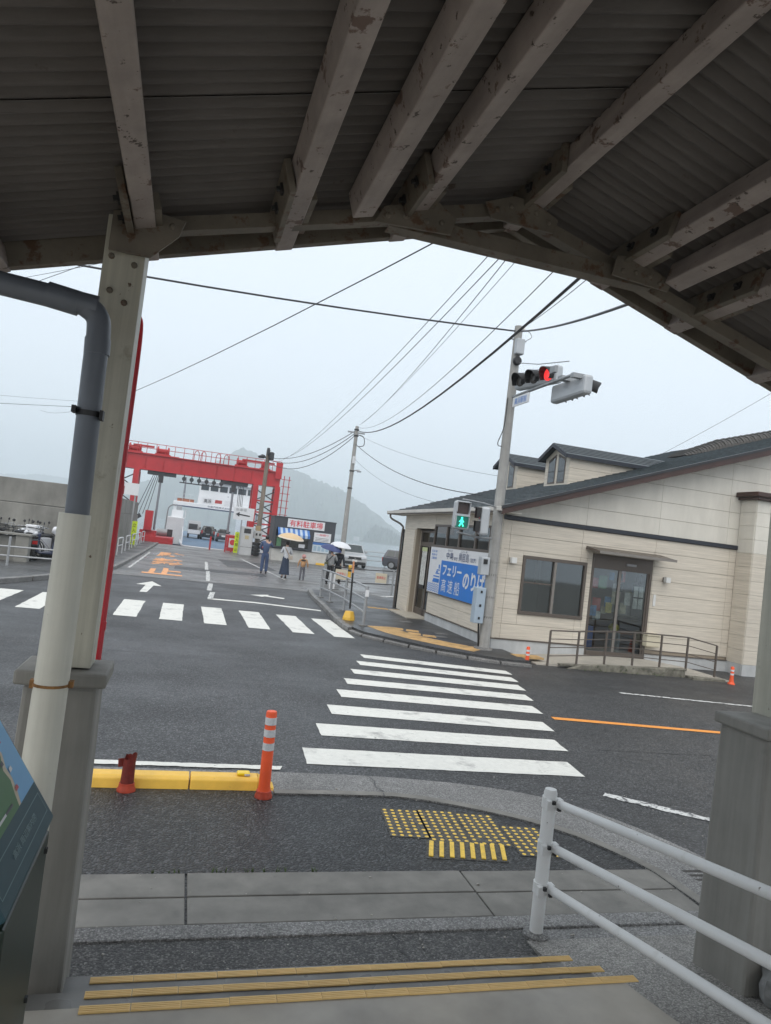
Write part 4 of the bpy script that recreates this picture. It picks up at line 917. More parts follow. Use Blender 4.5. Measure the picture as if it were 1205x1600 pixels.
# mast arm over the road, pointing to the station
part(t, 'mast_arm', MB().tube([(PX,PY,5.22),(PX+.05,12.2,5.25),(PX+.1,10.95,5.27)], .03, 10), galv_m, True)
part(t, 'arm_stay', MB().tube([(PX,PY,5.95),(PX+.05,12.3,5.72),(PX+.1,11.2,5.55)], .009, 6), galv_m, True)
red_on = mat('lens_red', (.6,.02,.02), .3, emit=((1,.05,.05), .7)); lens_off = mat('lens_off', (.06,.055,.05), .25)
def lamp_head(t, cx, ya, yb, z, face, lit, yaw=0, L_=.24):
    """horizontal three lamp head along Y; face -1 looks to -X"""
    h = .17; x0, x1 = (cx-.08, cx+.10); yc_ = (ya+yb)/2; MR = Matrix.Translation((cx,yc_,0)) @ Matrix.Rotation(yaw,4,'Z') @ Matrix.Translation((-cx,-yc_,0))
    hd = part(t, 'signal_head', MB().box(x0,x1,yb,ya,z-h,z+h).xf(MR), grey_m, bevel=.05)
    n = 3; dy = (ya-yb)/n; fx = x0 if face < 0 else x1
    for i in range(n):
        yc = ya-dy*(i+.5); on = lit == i
        part(hd, 'lens', MB().lathe([(.125,0),(.125,face*.012),(.08,face*.03),(.01,face*.036)], (fx,yc,z), 20, 'x').xf(MR), red_on if on else lens_off, True)
        v = MB(); m = 18
        for k in range(m+1):
            a = R(-38)+R(256)*k/m; y_, z_ = .14*math.cos(a), .14*math.sin(a); ln = L_*(.55+.45*max(0,math.sin(a)))
            v.v += [Vector((fx,yc+y_,z+z_)), Vector((fx+face*ln,yc+y_*.97,z+z_*.97-.03)), Vector((fx,yc+y_*1.06,z+z_*1.06)), Vector((fx+face*ln,yc+y_*1.03,z+z_*1.03-.03))]
        for k in range(m): 
            a = 4*k; v.f += [[a,a+4,a+5,a+1],[a+2,a+3,a+7,a+6],[a+1,a+5,a+7,a+3]]
        part(hd, 'visor', v.xf(MR), hood_m)
    return hd
h1 = lamp_head(t, 6.10, 13.0, 11.80, 5.48, -1, 2, R(14), .19)
part(h1, 'end_bracket', MB().box(6.0,6.06,11.55,11.75,5.42,5.54), galv_m)
h2 = lamp_head(t, 6.30, 12.05, 10.85, 5.12, 1, -1)
part(h2, 'end_bracket', MB().box(6.05,6.32,11.35,11.5,5.25,5.33), galv_m); part(h2, 'end_bracket', MB().box(6.05,6.32,10.95,11.05,5.22,5.30), galv_m)
o = part(t, 'name_plate', MB().box(PX-.02,PX+.005,12.42,13.12,5.0,5.19), signw_m, bevel=.004)
text(o, '高浜駅前', .52, .13, (PX-.023,13.02,5.03), (0,-1,0), (0,0,1), blue_m, .006)
part(o, 'plate_hanger', MB().box(PX-.015,PX,12.5,12.54,5.19,5.23).box(PX-.015,PX,13.0,13.04,5.19,5.23), galv_m)
# pedestrian heads: one towards the station, one towards the ferry road
green_on = mat('lens_green', (.02,.35,.25), .3, emit=((.05,1,.62), 1.6)); gfield = mat('green_field', (.005,.05,.04), .3, emit=((.0,.30,.22), .25)); rfield = mat('red_field', (.05,.03,.028), .4)
def ped_head(cx, cy, z, ry, lit):
    """local: front to -Y"""
    M = Matrix.Translation((cx,cy,z)) @ Matrix.Rotation(ry,4,'Z')
    hd = part(t, 'pedestrian_head', MB().box(-.165,.165,-.05,.12,-.28,.28).xf(M), grey_m, bevel=.045)
    for s in (1,-1):
        on = lit and s < 0
        q = part(hd, 'lamp_window', MB().box(-.115,.115,-.058,-.051,s*.135-.11,s*.135+.11).xf(M), gfield if on else rfield, bevel=.0)
        vz = part(hd, 'visor', MB().box(-.13,.13,-.18,-.051,s*.135+.112,s*.135+.122).box(-.13,-.12,-.14,-.051,s*.135-.08,s*.135+.112).box(.12,.13,-.14,-.051,s*.135-.08,s*.135+.112).xf(M), hood_m if not lit else grey_m)
        if s < 0 and lit:
            m = MB().lathe([(.021,-.003),(.021,0)], (.0,-.0585,-.135+.078), 12, 'y')
            for a, b_, w in (((0,.055),(0,-.005),.045),((0,.045),(-.05,-.0),.018),((0,.045),(.045,.0),.018),((-.002,-.0),(-.042,-.085),.024),((.002,-.0),(.038,-.085),.024)):
                m.bar((a[0],-.0600,-.135+a[1]), (b_[0],-.0600,-.135+b_[1]), .003, w, Vector((1,0,0)) if abs(a[0]-b_[0]) < .01 else Vector((b_[1]-a[1],0,a[0]-b_[0])))
            part(hd, 'walking_figure', m.xf(M), green_on)
        elif s > 0 and not lit:
            part(hd, 'standing_figure', MB().box(-.025,.025,-.062,-.059,.135-.08,.135+.05).lathe([(.02,-.062),(.02,-.059)], (0,0,.135+.075), 10, 'y').xf(M), red_on)
    return hd
ped_head(5.10,13.0,2.70,R(-10),True); ped_head(5.56,13.05,2.64,R(-104),False)
part(t, 'signal_arm', MB().tube([(PX,PY,2.33),(5.55,13.12,2.31),(5.05,13.03,2.36)], .02, 8), galv_m, True)
part(t, 'signal_arm', MB().tube([(PX,PY,2.95),(5.6,13.12,3.0),(5.1,13.05,3.02)], .016, 8), galv_m, True)
part(t, 'control_box', MB().box(5.68,5.86,13.12,13.30,1.58,1.94), grey_m, bevel=.015); part(t, 'push_button', MB().box(5.72,5.80,13.10,13.119,1.80,1.90), hood_m)
cb = part(t, 'control_box', MB().box(5.64,5.84,13.10,13.30,.62,1.33), mat('box_blue_grey', (.33,.40,.47), .4), bevel=.015)
for z in (1.22,.95,.70): part(cb, 'box_latch', MB().box(5.72,5.76,13.088,13.099,z,z+.05), hood_m)
part(t, 'conduit', MB().tube([(5.80,13.22,.62),(5.83,13.24,.4),(5.87,13.25,.1)], .02, 8), hood_m, True)
part(t, 'pole_cable', MB().tube(smooth_path([(PX-.09,PY-.04,5.2),(PX-.12,PY-.08,4.6),(PX-.2,PY-.04,4.25),(PX-.1,PY-.02,4.2)],5), .009, 6), darkband_m)
# ------------------------------------------------------------------ sea, hills
wm = bpy.data.materials.new('sea_water'); wm.use_nodes = True; nt = wm.node_tree; b_ = nt.nodes['Principled BSDF']
b_.inputs['Base Color'].default_value = (.05,.085,.10,1); b_.inputs['Roughness'].default_value = .12; b_.inputs['IOR'].default_value = 1.33
tcn = nt.nodes.new('ShaderNodeTexCoord'); mpn = nt.nodes.new('ShaderNodeMapping'); mpn.inputs['Scale'].default_value = (.35,.9,1); nz = nt.nodes.new('ShaderNodeTexNoise'); nz.inputs['Scale'].default_value = 1.2; nz.inputs['Detail'].default_value = 6
bpn = nt.nodes.new('ShaderNodeBump'); bpn.inputs['Strength'].default_value = .5; bpn.inputs['Distance'].default_value = .25
nt.links.new(tcn.outputs['Object'], mpn.inputs[0]); nt.links.new(mpn.outputs[0], nz.inputs['Vector']); nt.links.new(nz.outputs['Fac'], bpn.inputs['Height']); nt.links.new(bpn.outputs[0], b_.inputs['Normal'])
struct('sea', MB().sheet([(-1950,54.3),(1950,54.3),(1950,3450),(-1950,3450)], -1.4), wm)
hill_m = mat('wooded_hill', (.04,.06,.04), .9, var=(.02,.45,1.7))
def hill(name, prof, dist, depth, seed):
    """prof: (azimuth deg from +Y, elevation deg) of the skyline; a ridge with slopes falling to both sides"""
    nx, ny = 220, 26; a0, a1 = prof[0][0], prof[-1][0]; b = MB()
    def sky_el(a):
        for (p, e), (q, f) in zip(prof, prof[1:]):
            if p <= a <= q: t_ = (a-p)/(q-p); t_ = t_*t_*(3-2*t_)*.5+t_*.5; return e+(f-e)*t_
        return 0
    for j in range(ny+1):
        v = j/ny; r = dist + (v-.5)*depth; fall = max(0, 1-abs(2*v-1)**1.5)
        for i in range(nx+1):
            a = a0+(a1-a0)*i/nx; h = math.tan(R(sky_el(a)))*dist
            n1 = mnoise.fractal(Vector((a*.55+seed, v*3, seed)), 1, 2, 4); n2 = mnoise.fractal(Vector((a*9, v*40, seed)), 1, 2, 3)
            z = h*fall*(1+.30*n1*(1-fall)) + (7*n2 if h*fall > 3 else 0)
            b.v.append(Vector((math.sin(R(a))*r, math.cos(R(a))*r, max(z, 0)-1.5+(0 if j not in (0,ny) else -1.0))))
    for j in range(ny):
        for i in range(nx): q = j*(nx+1)+i; b.f.append([q,q+1,q+nx+2,q+nx+1])
    return struct(name, b, hill_m, smooth=True)
hill('island_hill', [(-14,.0),(-10,.5),(-6,1.4),(-3.5,2.6),(-1.5,3.7),(.5,4.2),(2,5.05),(3.3,6.15),(4.4,5.9),(5.6,5.0),(6.6,5.1),(8,4.9),(9.75,4.35),(11.5,3.9),(13,3.2),(14.6,2.3),(16.0,1.35),(17.4,.55),(18.5,.0)], 1750, 900, 3.1)
hill('far_hills', [(-30,0.2),(-26,.9),(-22,1.35),(-18,1.9),(-15,1.5),(-12.6,1.75),(-10.9,2.0),(-9.2,2.0),(-6,1.3),(-2,.6),(3,.2)], 2900, 700, 8.7)
hill('low_headland', [(13.5,.0),(14.6,1.35),(15.6,1.2),(16.6,.7),(17.6,.0)], 1200, 200, 5.3)
# shore buildings as pale dots of the far village
sv = MB()
random.seed(12)
for k in range(26):
    a = random.uniform(8,15.5); r = 1300+random.uniform(0,60); x, y = math.sin(R(a))*r, math.cos(R(a))*r; s_ = random.uniform(4,9); sv.box(x-s_,x+s_,y-4,y+4,-1.5,random.uniform(2.5,7))
o = struct('far_village', sv, mat('far_house', (.42,.42,.42), .8)); o['kind'] = 'stuff'

# ------------------------------------------------------------------ sea wall
wall_m = mat('seawall_concrete', (.23,.225,.205), .85, var=(.9,.75,1.15), streak=(1.4,1.4,.35,.72,1.15), bump=(20,.3,.01), spot=((.10,.10,.085), 1.6, .62, .15))
t = thing('sea_wall', 'tall stained grey concrete sea wall behind the parked bicycles', 'wall', (-4.2,30,0))
def wall_run(p, q, n):
    p, q = Vector(p), Vector(q); d = (q-p).normalized(); s_ = Vector((-d.y,d.x))          # s_ points away from the road
    for k in range(n):
        a, b2 = p.lerp(q,k/n)+d*.012, p.lerp(q,(k+1)/n)-d*.012
        for z0, z1, of in ((-.05,1.86,0),(1.88,2.74,.06)):
            part(t, 'wall_panel', MB().prism([tuple(a+s_*of),tuple(b2+s_*of),tuple(b2+s_*.5),tuple(a+s_*.5)], z0, z1), wall_m, bevel=.02)
    part(t, 'wall_core', MB().prism([tuple(p+s_*.10),tuple(q+s_*.10),tuple(q+s_*.45),tuple(p+s_*.45)], -.05, 2.70), concrete_m)
wall_run((-33,29.6), (-4.15,27.9), 7); wall_run((-4.14,28.42), (-3.45,53.0), 6)

# ------------------------------------------------------------------ red linkspan gantry
gred = mat('gantry_red', (.44,.018,.024), .45, var=(1.5,.85,1.1), spot=((.25,.06,.04), 4, .70, .08)); gdark = mat('machine_dark', (.035,.035,.04), .6, var=(6,.7,1.2))
steelg = mat('ram_steel', (.25,.26,.28), .35, .6)
GY = 56.0
t = thing('ferry_gantry', 'red steel lifting gantry spanning the ferry ramp', 'gantry', (0.6,GY,0))
bm_ = part(t, 'beam', MB().box(-5.6,6.45,GY-.45,GY+.45,5.32,6.40), gred)
part(bm_, 'flange', MB().box(-5.65,6.5,GY-.6,GY+.6,6.401,6.46), gred); part(bm_, 'flange', MB().box(-5.65,6.5,GY-.55,GY+.55,5.26,5.319), gred)
for k in range(9): part(bm_, 'stiffener', MB().box(-4.9+k*1.3,-4.88+k*1.3,GY-.53,GY-.451,5.32,6.40), gred)
def lattice(x0, x1, wd, z0, z1, nb):
    for x in (x0, x1):
        for y in (GY-.75, GY+.75): part(t, 'leg', MB().box(x-wd/2,x+wd/2,y-wd/2,y+wd/2,z0,z1), gred)
    for k in range(nb):
        za, zb = z0+.5+(z1-z0-.7)*k/nb, z0+.5+(z1-z0-.7)*(k+1)/nb
        part(t, 'brace', MB().bar((x0,GY-.75,za),(x1,GY-.75,za),.12,.12), gred)
        part(t, 'brace', MB().bar((x0,GY-.76,za),(x1,GY-.76,zb),.08,.08), gdark); part(t, 'brace', MB().bar((x0,GY-.70,zb),(x1,GY-.70,za),.08,.08), gdark)
    for x in (x0,x1): part(t, 'cross_head', MB().box(x-wd/2,x+wd/2,GY-.749,GY+.749,z1-.001,z1+.14), gred)
lattice(4.62,6.28,.40,0,5.12,5); lattice(-5.85,-4.10,.40,0,5.12,4)
part(t, 'head_bracket', MB().box(6.0,6.5,GY-.7,GY-.601,5.9,7.15), gred)
# walkway railing on the beam
for y in (GY-.58,):
    for k in range(19): part(t, 'railing_post', MB().box(-5.6+k*.665,-5.56+k*.665,y,y+.04,6.46,7.24), gred)
    for z in (6.85,7.22): part(t, 'railing_bar', MB().box(-5.6,6.42,y+.002,y+.038,z,z+.04), gred)
for x0, x1, h in ((-4.9,-4.0,.55),(-2.9,-2.0,.6),(3.0,3.8,.6),(4.9,5.5,.55)):
    part(t, 'winch', MB().lathe([(.28,0),(.36,.05),(.36,.12),(.2,.14),(.2,x1-x0-.14),(.36,x1-x0-.12),(.36,x1-x0-.05),(.28,x1-x0)], (x0,GY-.1,6.80), 14, 'x'), gred, True); part(t, 'winch_frame', MB().box(x0-.1,x1+.1,GY-.4,GY+.3,6.461,6.6), gred)
for x in (.0,.5,1.6,2.2): part(t, 'hoop_guard', MB().tube(smooth_path([(x-.18,GY-.4,6.46),(x-.16,GY-.4,7.0),(x,GY-.4,7.2),(x+.16,GY-.4,7.0),(x+.18,GY-.4,6.46)],4), .03, 6), gred)
for x0, x1 in ((-4.3,-1.25),(3.9,5.8)): part(t, 'machine_deck', MB().box(x0,x1,GY-.38,GY+.38,6.461,6.52), gred)
for x0, x1 in ((-4.6,-3.1),(3.4,5.9)): part(t, 'top_beam', MB().box(x0,x1,GY-.3,GY-.15,6.95,7.1), gred)
# hydraulic rams, cables and sheaves under the beam
for x, zb, sg in ((-2.35,.9,-1),(3.0,1.3,1)):
    part(t, 'carriage', MB().box(x-1.0,x+1.05,GY-.44,GY+.4,5.0,5.258), gdark)
    part(t, 'ram', MB().tube([(x,GY-.3,5.0),(x-.04,GY-.3,zb)], .085, 10), steelg, True); part(t, 'ram_head', MB().box(x-.17,x+.17,GY-.48,GY-.2,4.45,5.0), gdark)
    for k in range(4): part(t, 'cable', MB().tube([(x-.55+.12*k+(0 if sg < 0 else .95),GY-.2,5.05),(x-1.55+.28*k if sg < 0 else x+.45+.12*k,GY-.1,2.0 if sg < 0 else 3.4)], .022, 5), gdark)
for k in range(6):
    part(t, 'sheave', MB().lathe([(.16,-.06),(.16,.06)], (-.7+.55*k,GY-.46,4.95), 12, 'y'), gdark, True); part(t, 'sheave_hanger', MB().box(-.74+.55*k,-.66+.55*k,GY-.44,GY-.40,4.7,5.26), gdark)
part(t, 'sheave_beam', MB().box(-1.0,2.3,GY-.5,GY-.38,4.62,4.70), gdark)
# ladder on the right leg, outrigger on the left
for x in (6.75,7.15): part(t, 'ladder_stile', MB().box(x-.03,x+.03,GY-.5,GY-.44,1.2,6.2), gred)
for k in range(9): part(t, 'ladder_rung', MB().box(6.55,7.3,GY-.49,GY-.45,1.5+k*.55,1.54+k*.55), gred)
# linkspan base blocks
part(t, 'base_block', MB().box(-3.3,-.95,GY-1.0,GY+3,-.1,.42), gred); part(t, 'base_block', MB().box(-3.35,-2.2,GY-.9,GY+.5,.421,.85), gred); part(t, 'base_block', MB().box(-3.1,-2.55,GY-1.1,GY-.2,.851,2.3), gred)
part(t, 'base_block', MB().box(3.0,4.1,GY-1.2,GY+2,-.1,1.15), gred); part(t, 'guide_arm', MB().bar((-3.4,GY-1.2,1.9),(-4.5,GY-1.2,1.1),.3,.3), gdark)
part(t, 'ramp_plate', MB().add([(-.9,53.9,.012),(3.0,53.9,.012),(3.0,60.5,-.35),(-.9,60.5,-.35)], [(0,1,2,3)]), mat('ramp_steel', (.30,.31,.31), .5, .2, var=(2,.85,1.1)))
part(t, 'barrier_post', MB().box(1.62,1.74,52.0,52.1,0,.95), gred)

# ------------------------------------------------------------------ ferry
shw = mat('ship_white', (.72,.74,.76), .4, var=(.8,.92,1.04)); shb = mat('ship_navy', (.015,.03,.09), .4); shd = mat('ship_deck_blue', (.10,.17,.26), .5, var=(1,.85,1.1)); shg = mat('ship_window', (.06,.08,.09), .15)
t = thing('car_ferry', 'white car ferry moored bow on with its vehicle deck open', 'ferry', (2.0,80,-1.4))
part(t, 'deck', MB().box(-1.6,7.2,62,112,-1.3,.15), shd)
part(t, 'bow_ramp', MB().add([(-.3,57.6,-.22),(4.6,57.6,-.22),(5.2,62.05,.155),(-.6,62.05,.155),(-.3,57.6,-.34),(4.6,57.6,-.34),(5.2,62.05,.0),(-.6,62.05,.0)], [(0,1,2,3),(7,6,5,4),(0,4,5,1),(1,5,6,2),(2,6,7,3),(3,7,4,0)]), shd)
for x0, x1 in ((-1.75,-.35),(6.1,7.3)):
    part(t, 'bow_bulwark', MB().prism([(x0,61.5),(x1,60.9) if x0 < 0 else (x1,61.5),(x1,69),(x0,69)], -.2, 2.05), shw, bevel=.06)
    part(t, 'hull_boot', MB().prism([(x0-.01,61.45),(x1+.01,60.85) if x0 < 0 else (x1,61.4),(x1+.01,69),(x0-.01,69)], -1.4, -.201), shb)
for x in (-1.7,7.05): part(t, 'side_wall', MB().box(x,x+.2,69.01,112,-1.3,2.05 if x < 0 else 3.2), shw)
for x in (-1.5,6.9): part(t, 'bridge_column', MB().box(x-.1,x+.35,74.5,76.5,2.051 if x < 0 else .15,3.25), shw, bevel=.04)
br_ = part(t, 'bridge_beam', MB().box(-1.7,7.3,74.4,79.5,3.25,3.70), shw, bevel=.05)
part(br_, 'beam_stripe', MB().box(-1.4,7.2,74.37,74.399,3.22,3.30), shb)
wh = part(t, 'wheelhouse', MB().box(.7,6.6,75.6,79,3.701,6.0), shw, bevel=.06)
for k in range(6): part(wh, 'window', MB().box(.85+k*.95,1.62+k*.95,75.57,75.599,5.15,5.75), shg)
part(wh, 'roof', MB().box(.5,6.8,75.2,79.2,6.001,6.12), shw)
for z in (4.1,4.45): part(br_, 'handrail', MB().box(-1.6,7.2,74.45,74.48,z,z+.03), shw)
for k in range(13): part(br_, 'handrail_post', MB().box(-1.6+k*.73,-1.57+k*.73,74.45,74.48,3.7,4.47), shw)
sg_ = part(br_, 'name_board', MB().box(1.1,2.15,74.40,74.44,3.75,4.35), signw_m); text(sg_, '高浜', .75, .42, (1.25,74.395,3.83), (1,0,0), (0,0,1), hood_m, .015)
part(br_, 'red_board', MB().box(2.35,3.05,74.40,74.44,3.9,4.25), mat('dull_red', (.40,.05,.05), .5)); part(br_, 'notice_board', MB().box(3.3,4.3,74.40,74.44,3.75,4.3), signw_m)
text(br_, '中島汽船株式会社', 2.2, .18, (1.7,74.395,3.40), (1,0,0), (0,0,1), shb, .005)
part(t, 'life_raft_rail', MB().box(-1.35,.3,74.6,75.4,3.701,4.0), mat('raft_orange', (.42,.15,.08), .6, var=(3,.6,1.2)))
part(t, 'mast', MB().tube([(-.75,75,3.7),(-.75,75,6.2)], [.12,.07], 8), steelg); part(t, 'funnel_post', MB().box(-1.25,-.75,72.0,73,2.0,3.2), mat('ship_grey', (.35,.36,.37), .5))
part(t, 'windlass', MB().lathe([(.3,-.5),(.3,.5)], (-1.0,67,2.4), 12, 'x'), shw); part(t, 'windlass', MB().box(-1.5,-.5,66.0,66.6,2.05,2.7), shw)
for k in range(7): part(t, 'bow_rail_post', MB().box(-.34,-.30,61.2+k*1.1,61.24+k*1.1,2.05,2.75), shw)
part(t, 'bow_rail', MB().tube([(-.32,61.2,2.75),(-.32,68.5,2.75)], .025, 6), shw)
rl = smooth_path([(-.55,61.8,.5),(-.45,60.5,.1),(-.28,58.5,-.1),(.3,57.7,-.12),(2,57.6,-.13),(4.5,57.6,-.13)], 4)
part(t, 'ramp_edge', MB().tube(rl, .06, 6), shw); part(t, 'ramp_chain', MB().tube([(-.4,62,1.9),(-.3,58.6,0)], .04, 6), shw)
text(t, '・・', .4, .1, (3.6,75.55,4.7), (1,0,0), (0,0,1), shb, .01)

# ------------------------------------------------------------------ parking kiosk
t = thing('parking_kiosk', 'dark grey parking kiosk with red lettered sign and striped awning', 'kiosk', (7.4,47.4,0)); KY = 46.5
kd = mat('kiosk_dark', (.045,.05,.06), .55, var=(2,.85,1.12)); kw = mat('kiosk_base', (.52,.51,.48), .7, var=(1.5,.8,1.1), spot=((.28,.26,.22), 3, .6, .12))
part(t, 'base_wall', MB().box(5.42,9.6,KY,KY+.2,-.02,.78).box(5.42,5.62,KY+.201,KY+2.2,-.02,.78), kw)
part(t, 'wall', MB().box(5.36,5.55,KY-.05,KY+.1,.785,2.84).box(7.72,9.43,KY-.05,KY+.1,.785,2.84).box(5.55,7.72,KY-.05,KY+.1,2.18,2.84).box(5.55,7.72,KY-.05,KY+.1,.785,.92), kd)
part(t, 'side_wall', MB().box(5.36,5.5,KY+.101,KY+2.2,.785,2.84).box(9.3,9.43,KY+.101,KY+2.2,.785,2.84).box(5.5,9.3,KY+2.0,KY+2.2,0,2.84), kd)
part(t, 'roof', MB().box(5.33,9.46,KY-.08,KY+2.25,2.841,2.90), kd); part(t, 'counter_shelf', MB().box(5.5,7.75,KY-.25,KY-.051,.86,.92), kd)
part(t, 'service_window', MB().box(5.56,7.70,KY+.06,KY+.07,.92,2.18), glassd_m)
sg_ = part(t, 'sign_panel', MB().box(6.22,8.68,KY-.10,KY-.051,2.25,2.81), signw_m)
text(sg_, '有料駐車場', 2.2, .44, (6.35,KY-.105,2.31), (1,0,0), (0,0,1), mat('sign_red', (.60,.03,.05), .4), .012)
stw = mat('awning_white', (.40,.48,.58), .7); stb = mat('awning_blue', (.05,.15,.40), .7)
for k in range(13):
    x0 = 5.62+k*.16; b = MB().add([(x0,KY-.052,2.17),(x0+.16,KY-.052,2.17),(x0+.16,KY-.65,1.80),(x0,KY-.65,1.80)], [(0,1,2,3)]).add([(x0,KY-.65,1.80),(x0+.16,KY-.65,1.80),(x0+.16,KY-.655,1.62),(x0,KY-.655,1.62)], [(0,1,2,3)])
    part(t, 'awning_stripe', b, stb if k % 2 == 0 else stw)
p1_ = part(t, 'notice', MB().box(8.05,9.18,KY-.08,KY-.051,1.50,2.10), signw_m); text(p1_, '一時預り', .8, .16, (8.2,KY-.085,1.88), (1,0,0), (0,0,1), MATS['sign_red'], .004)
for k in range(3): part(p1_, 'notice_line', MB().box(8.15,9.05,KY-.083,KY-.0805,1.56+k*.09,1.585+k*.09), kd)
p2_ = part(t, 'notice', MB().box(8.02,9.15,KY-.08,KY-.051,.80,1.46), mat('notice_pale', (.52,.58,.62), .5)); part(p2_, 'notice_head', MB().box(8.02,9.15,KY-.083,KY-.0805,1.30,1.46), stb)
for k in range(4): part(p2_, 'notice_line', MB().box(8.1+.27*k,8.3+.27*k,KY-.083,KY-.0805,.9,1.22), mat('pale_blue', (.30,.42,.52), .5))
part(t, 'price_card', MB().box(7.1,7.5,KY-.1,KY-.06,.98,1.22), signw_m); part(t, 'window_poster', MB().box(5.65,5.95,KY-.04,KY-.03,.95,1.5), pc[3])
part(t, 'yellow_wheel_stop', MB().box(8.3,8.85,KY-.6,KY-.4,.0,.14), yellow_m, bevel=.02)

# ------------------------------------------------------------------ utility poles and wires
t = thing('utility_pole', 'slim concrete utility pole with street lamp standing in the wet car park', 'utility pole', (7.38,34.1,0))
part(t, 'pole', MB().lathe([(.15,0),(.11,4),(.085,7.5),(.04,7.52)], (7.38,34.1,0), 14), pole_m, True)
part(t, 'lamp', MB().lathe([(.03,.0),(.12,-.05),(.10,-.10)], (7.72,34.0,5.36), 10), grey_m, True); part(t, 'lamp_arm', MB().tube([(7.38,34.1,5.3),(7.72,34.0,5.36)], .025, 6), galv_m)
part(t, 'notice_plate', MB().box(7.31,7.47,33.93,33.97,5.65,6.0), signw_m)
for z in (7.3,7.0,5.25,4.4): part(t, 'pole_band', MB().lathe([(.125,z),(.125,z+.06)], (7.38,34.1,0), 10), darkband_m)
part(t, 'cross_arm', MB().box(6.95,7.8,34.06,34.12,7.15,7.22), galv_m); part(t, 'pole_fitting', MB().tube(smooth_path([(7.45,34.1,7.1),(7.75,34.0,7.0),(7.8,34.0,6.6),(7.5,34.0,6.5)],4), .02, 5), darkband_m)
t = thing('old_pole', 'weathered pole with lamp and meter box beside the gantry leg', 'utility pole', (4.75,50,0))
part(t, 'pole', MB().lathe([(.19,0),(.16,3),(.13,7.45),(.06,7.5)], (4.75,50,0), 12), mat('weathered_pole', (.20,.165,.13), .8, streak=(6,6,.8,.6,1.3)), True)
part(t, 'lamp', MB().lathe([(.05,.0),(.26,-.10),(.20,-.22)], (4.30,49.7,7.0), 10), gdark, True); part(t, 'lamp_arm', MB().tube([(4.75,50,6.7),(4.5,49.85,7.0),(4.3,49.7,7.02)], .04, 6), gdark)
part(t, 'transformer', MB().lathe([(.16,0),(.18,.05),(.18,.5),(.1,.55)], (4.98,49.8,6.75), 10), gdark, True); part(t, 'transformer', MB().lathe([(.10,0),(.10,.5)], (4.72,49.75,7.05), 10), gdark, True)
part(t, 'meter_box', MB().box(4.42,5.0,49.6,49.85,1.2,1.75), mat('meter_white', (.55,.55,.54), .5), bevel=.02); part(t, 'lower_box', MB().box(4.5,4.85,49.62,49.8,1.76,2.1), mat('box_tan', (.40,.30,.16), .6))
for x in (4.55,4.78): part(t, 'meter_dial', MB().box(x,x+.12,49.585,49.599,1.42,1.58), hood_m)
for k in range(4): part(t, 'tyre_fender', MB().lathe([(.2,-.1),(.34,-.1),(.36,0),(.34,.1),(.2,.1)], (4.62,49.5,.16+k*.23), 14), hood_m, True)
wire_m = mat('wire_black', (.025,.025,.028), .5)
def wire(name, label, a, b, sag, r, cat='wire'):
    a, b = Vector(a), Vector(b); pts = []
    if b.y < 9.5: b = a+(b-a)*(1+3/(b-a).length)      # they run on over the canopy roof
    for k in range(17):
        f = k/16; p = a.lerp(b, f); p.z -= sag*4*f*(1-f); pts.append(p)
    o = solo(name, MB().tube(pts, r*(.8 if r > .015 else .62), 5), wire_m, label, cat, tuple(a), group='overhead wires')
PT = (PX,PY,6.6); UT = (7.4,34.1,7.3)
wire('overhead_wire', 'thick black cable from the signal pole top level across towards the sea wall', PT, (-14,10.0,5.3), .35, .022)
wire('overhead_wire', 'thick black cable from the signal pole rising over the canopy right slope', PT, (4.2,6.9,4.95), .12, .022)
wire('overhead_wire', 'thin wire from the signal pole insulator over the canopy', (PX+.1,PY,6.7), (3.9,7.0,5.2), .05, .009)
wire('overhead_wire', 'heavy black cable from the car park pole up to the canopy peak', UT, (3.6,6.9,5.2), .75, .024)
wire('overhead_wire', 'thin line running beside the heavy cable from the car park pole', (7.42,34.1,7.45), (3.55,7.2,5.45), .7, .010)
wire('overhead_wire', 'slack wire climbing from the car park pole past the signal pole', (7.5,34.1,7.6), (3.75,9.0,6.2), .35, .011)
wire('overhead_wire', 'upper of the slack wires climbing from the car park pole', (7.6,34.1,7.7), (3.95,9.0,6.25), .25, .008)
wire('overhead_wire', 'long thin wire rising from the gantry pole over the canopy peak', (5.3,48,6.7), (3.4,8.6,5.95), .7, .011)
wire('overhead_wire', 'second long thin wire rising from the gantry pole', (5.2,48,6.5), (3.3,8.6,6.0), .6, .010)
wire('overhead_wire', 'thin wire crossing from behind the canopy post up to the ridge', (-12,60,9.0), (2.0,7.6,5.4), .9, .013)
for i, s in enumerate((.55,.75,1.0)): wire('overhead_wire', ['upper','middle','lowest'][i]+' drooping cable between car park pole and gantry pole', (7.35,34.1,7.3-.12*i), (4.8,49.8,6.9-.15*i), s, .022)
wire('overhead_wire', 'black service cable from the car park pole to the ticket office eave', (7.4,34,6.6), (8.2,19.5,3.72), .45, .018)
wire('overhead_wire', 'thin upper service wire from the car park pole to the near dormer', (7.4,34,7.1), (9.3,19.0,4.3), .3, .009)
wire('overhead_wire', 'thin lower service wire from the car park pole to the slate roof', (7.4,34,5.9), (7.2,20.5,3.385), .3, .009)
wire('overhead_wire', 'steep thin wire beyond the downpipe elbow', (-13,33,8.1), (-1.6,12.5,6.3), .15, .010)
wire('overhead_wire', 'faint higher wire beyond the downpipe elbow', (-13,33,9.4), (-1.6,12.5,6.15), .1, .008)
wire('overhead_wire', 'level dark wire far beyond the sea wall', (-22,45,6.3), (-5.2,45,8.0), .1, .016)
wire('overhead_wire', 'fainter level wire above the sea wall', (-22,45,7.3), (-5.2,45,8.3), .2, .010)
wire('overhead_wire', 'lone thin wire above the ticket office roof', (15.5,22,6.0), (18,16,9.5), .1, .010)

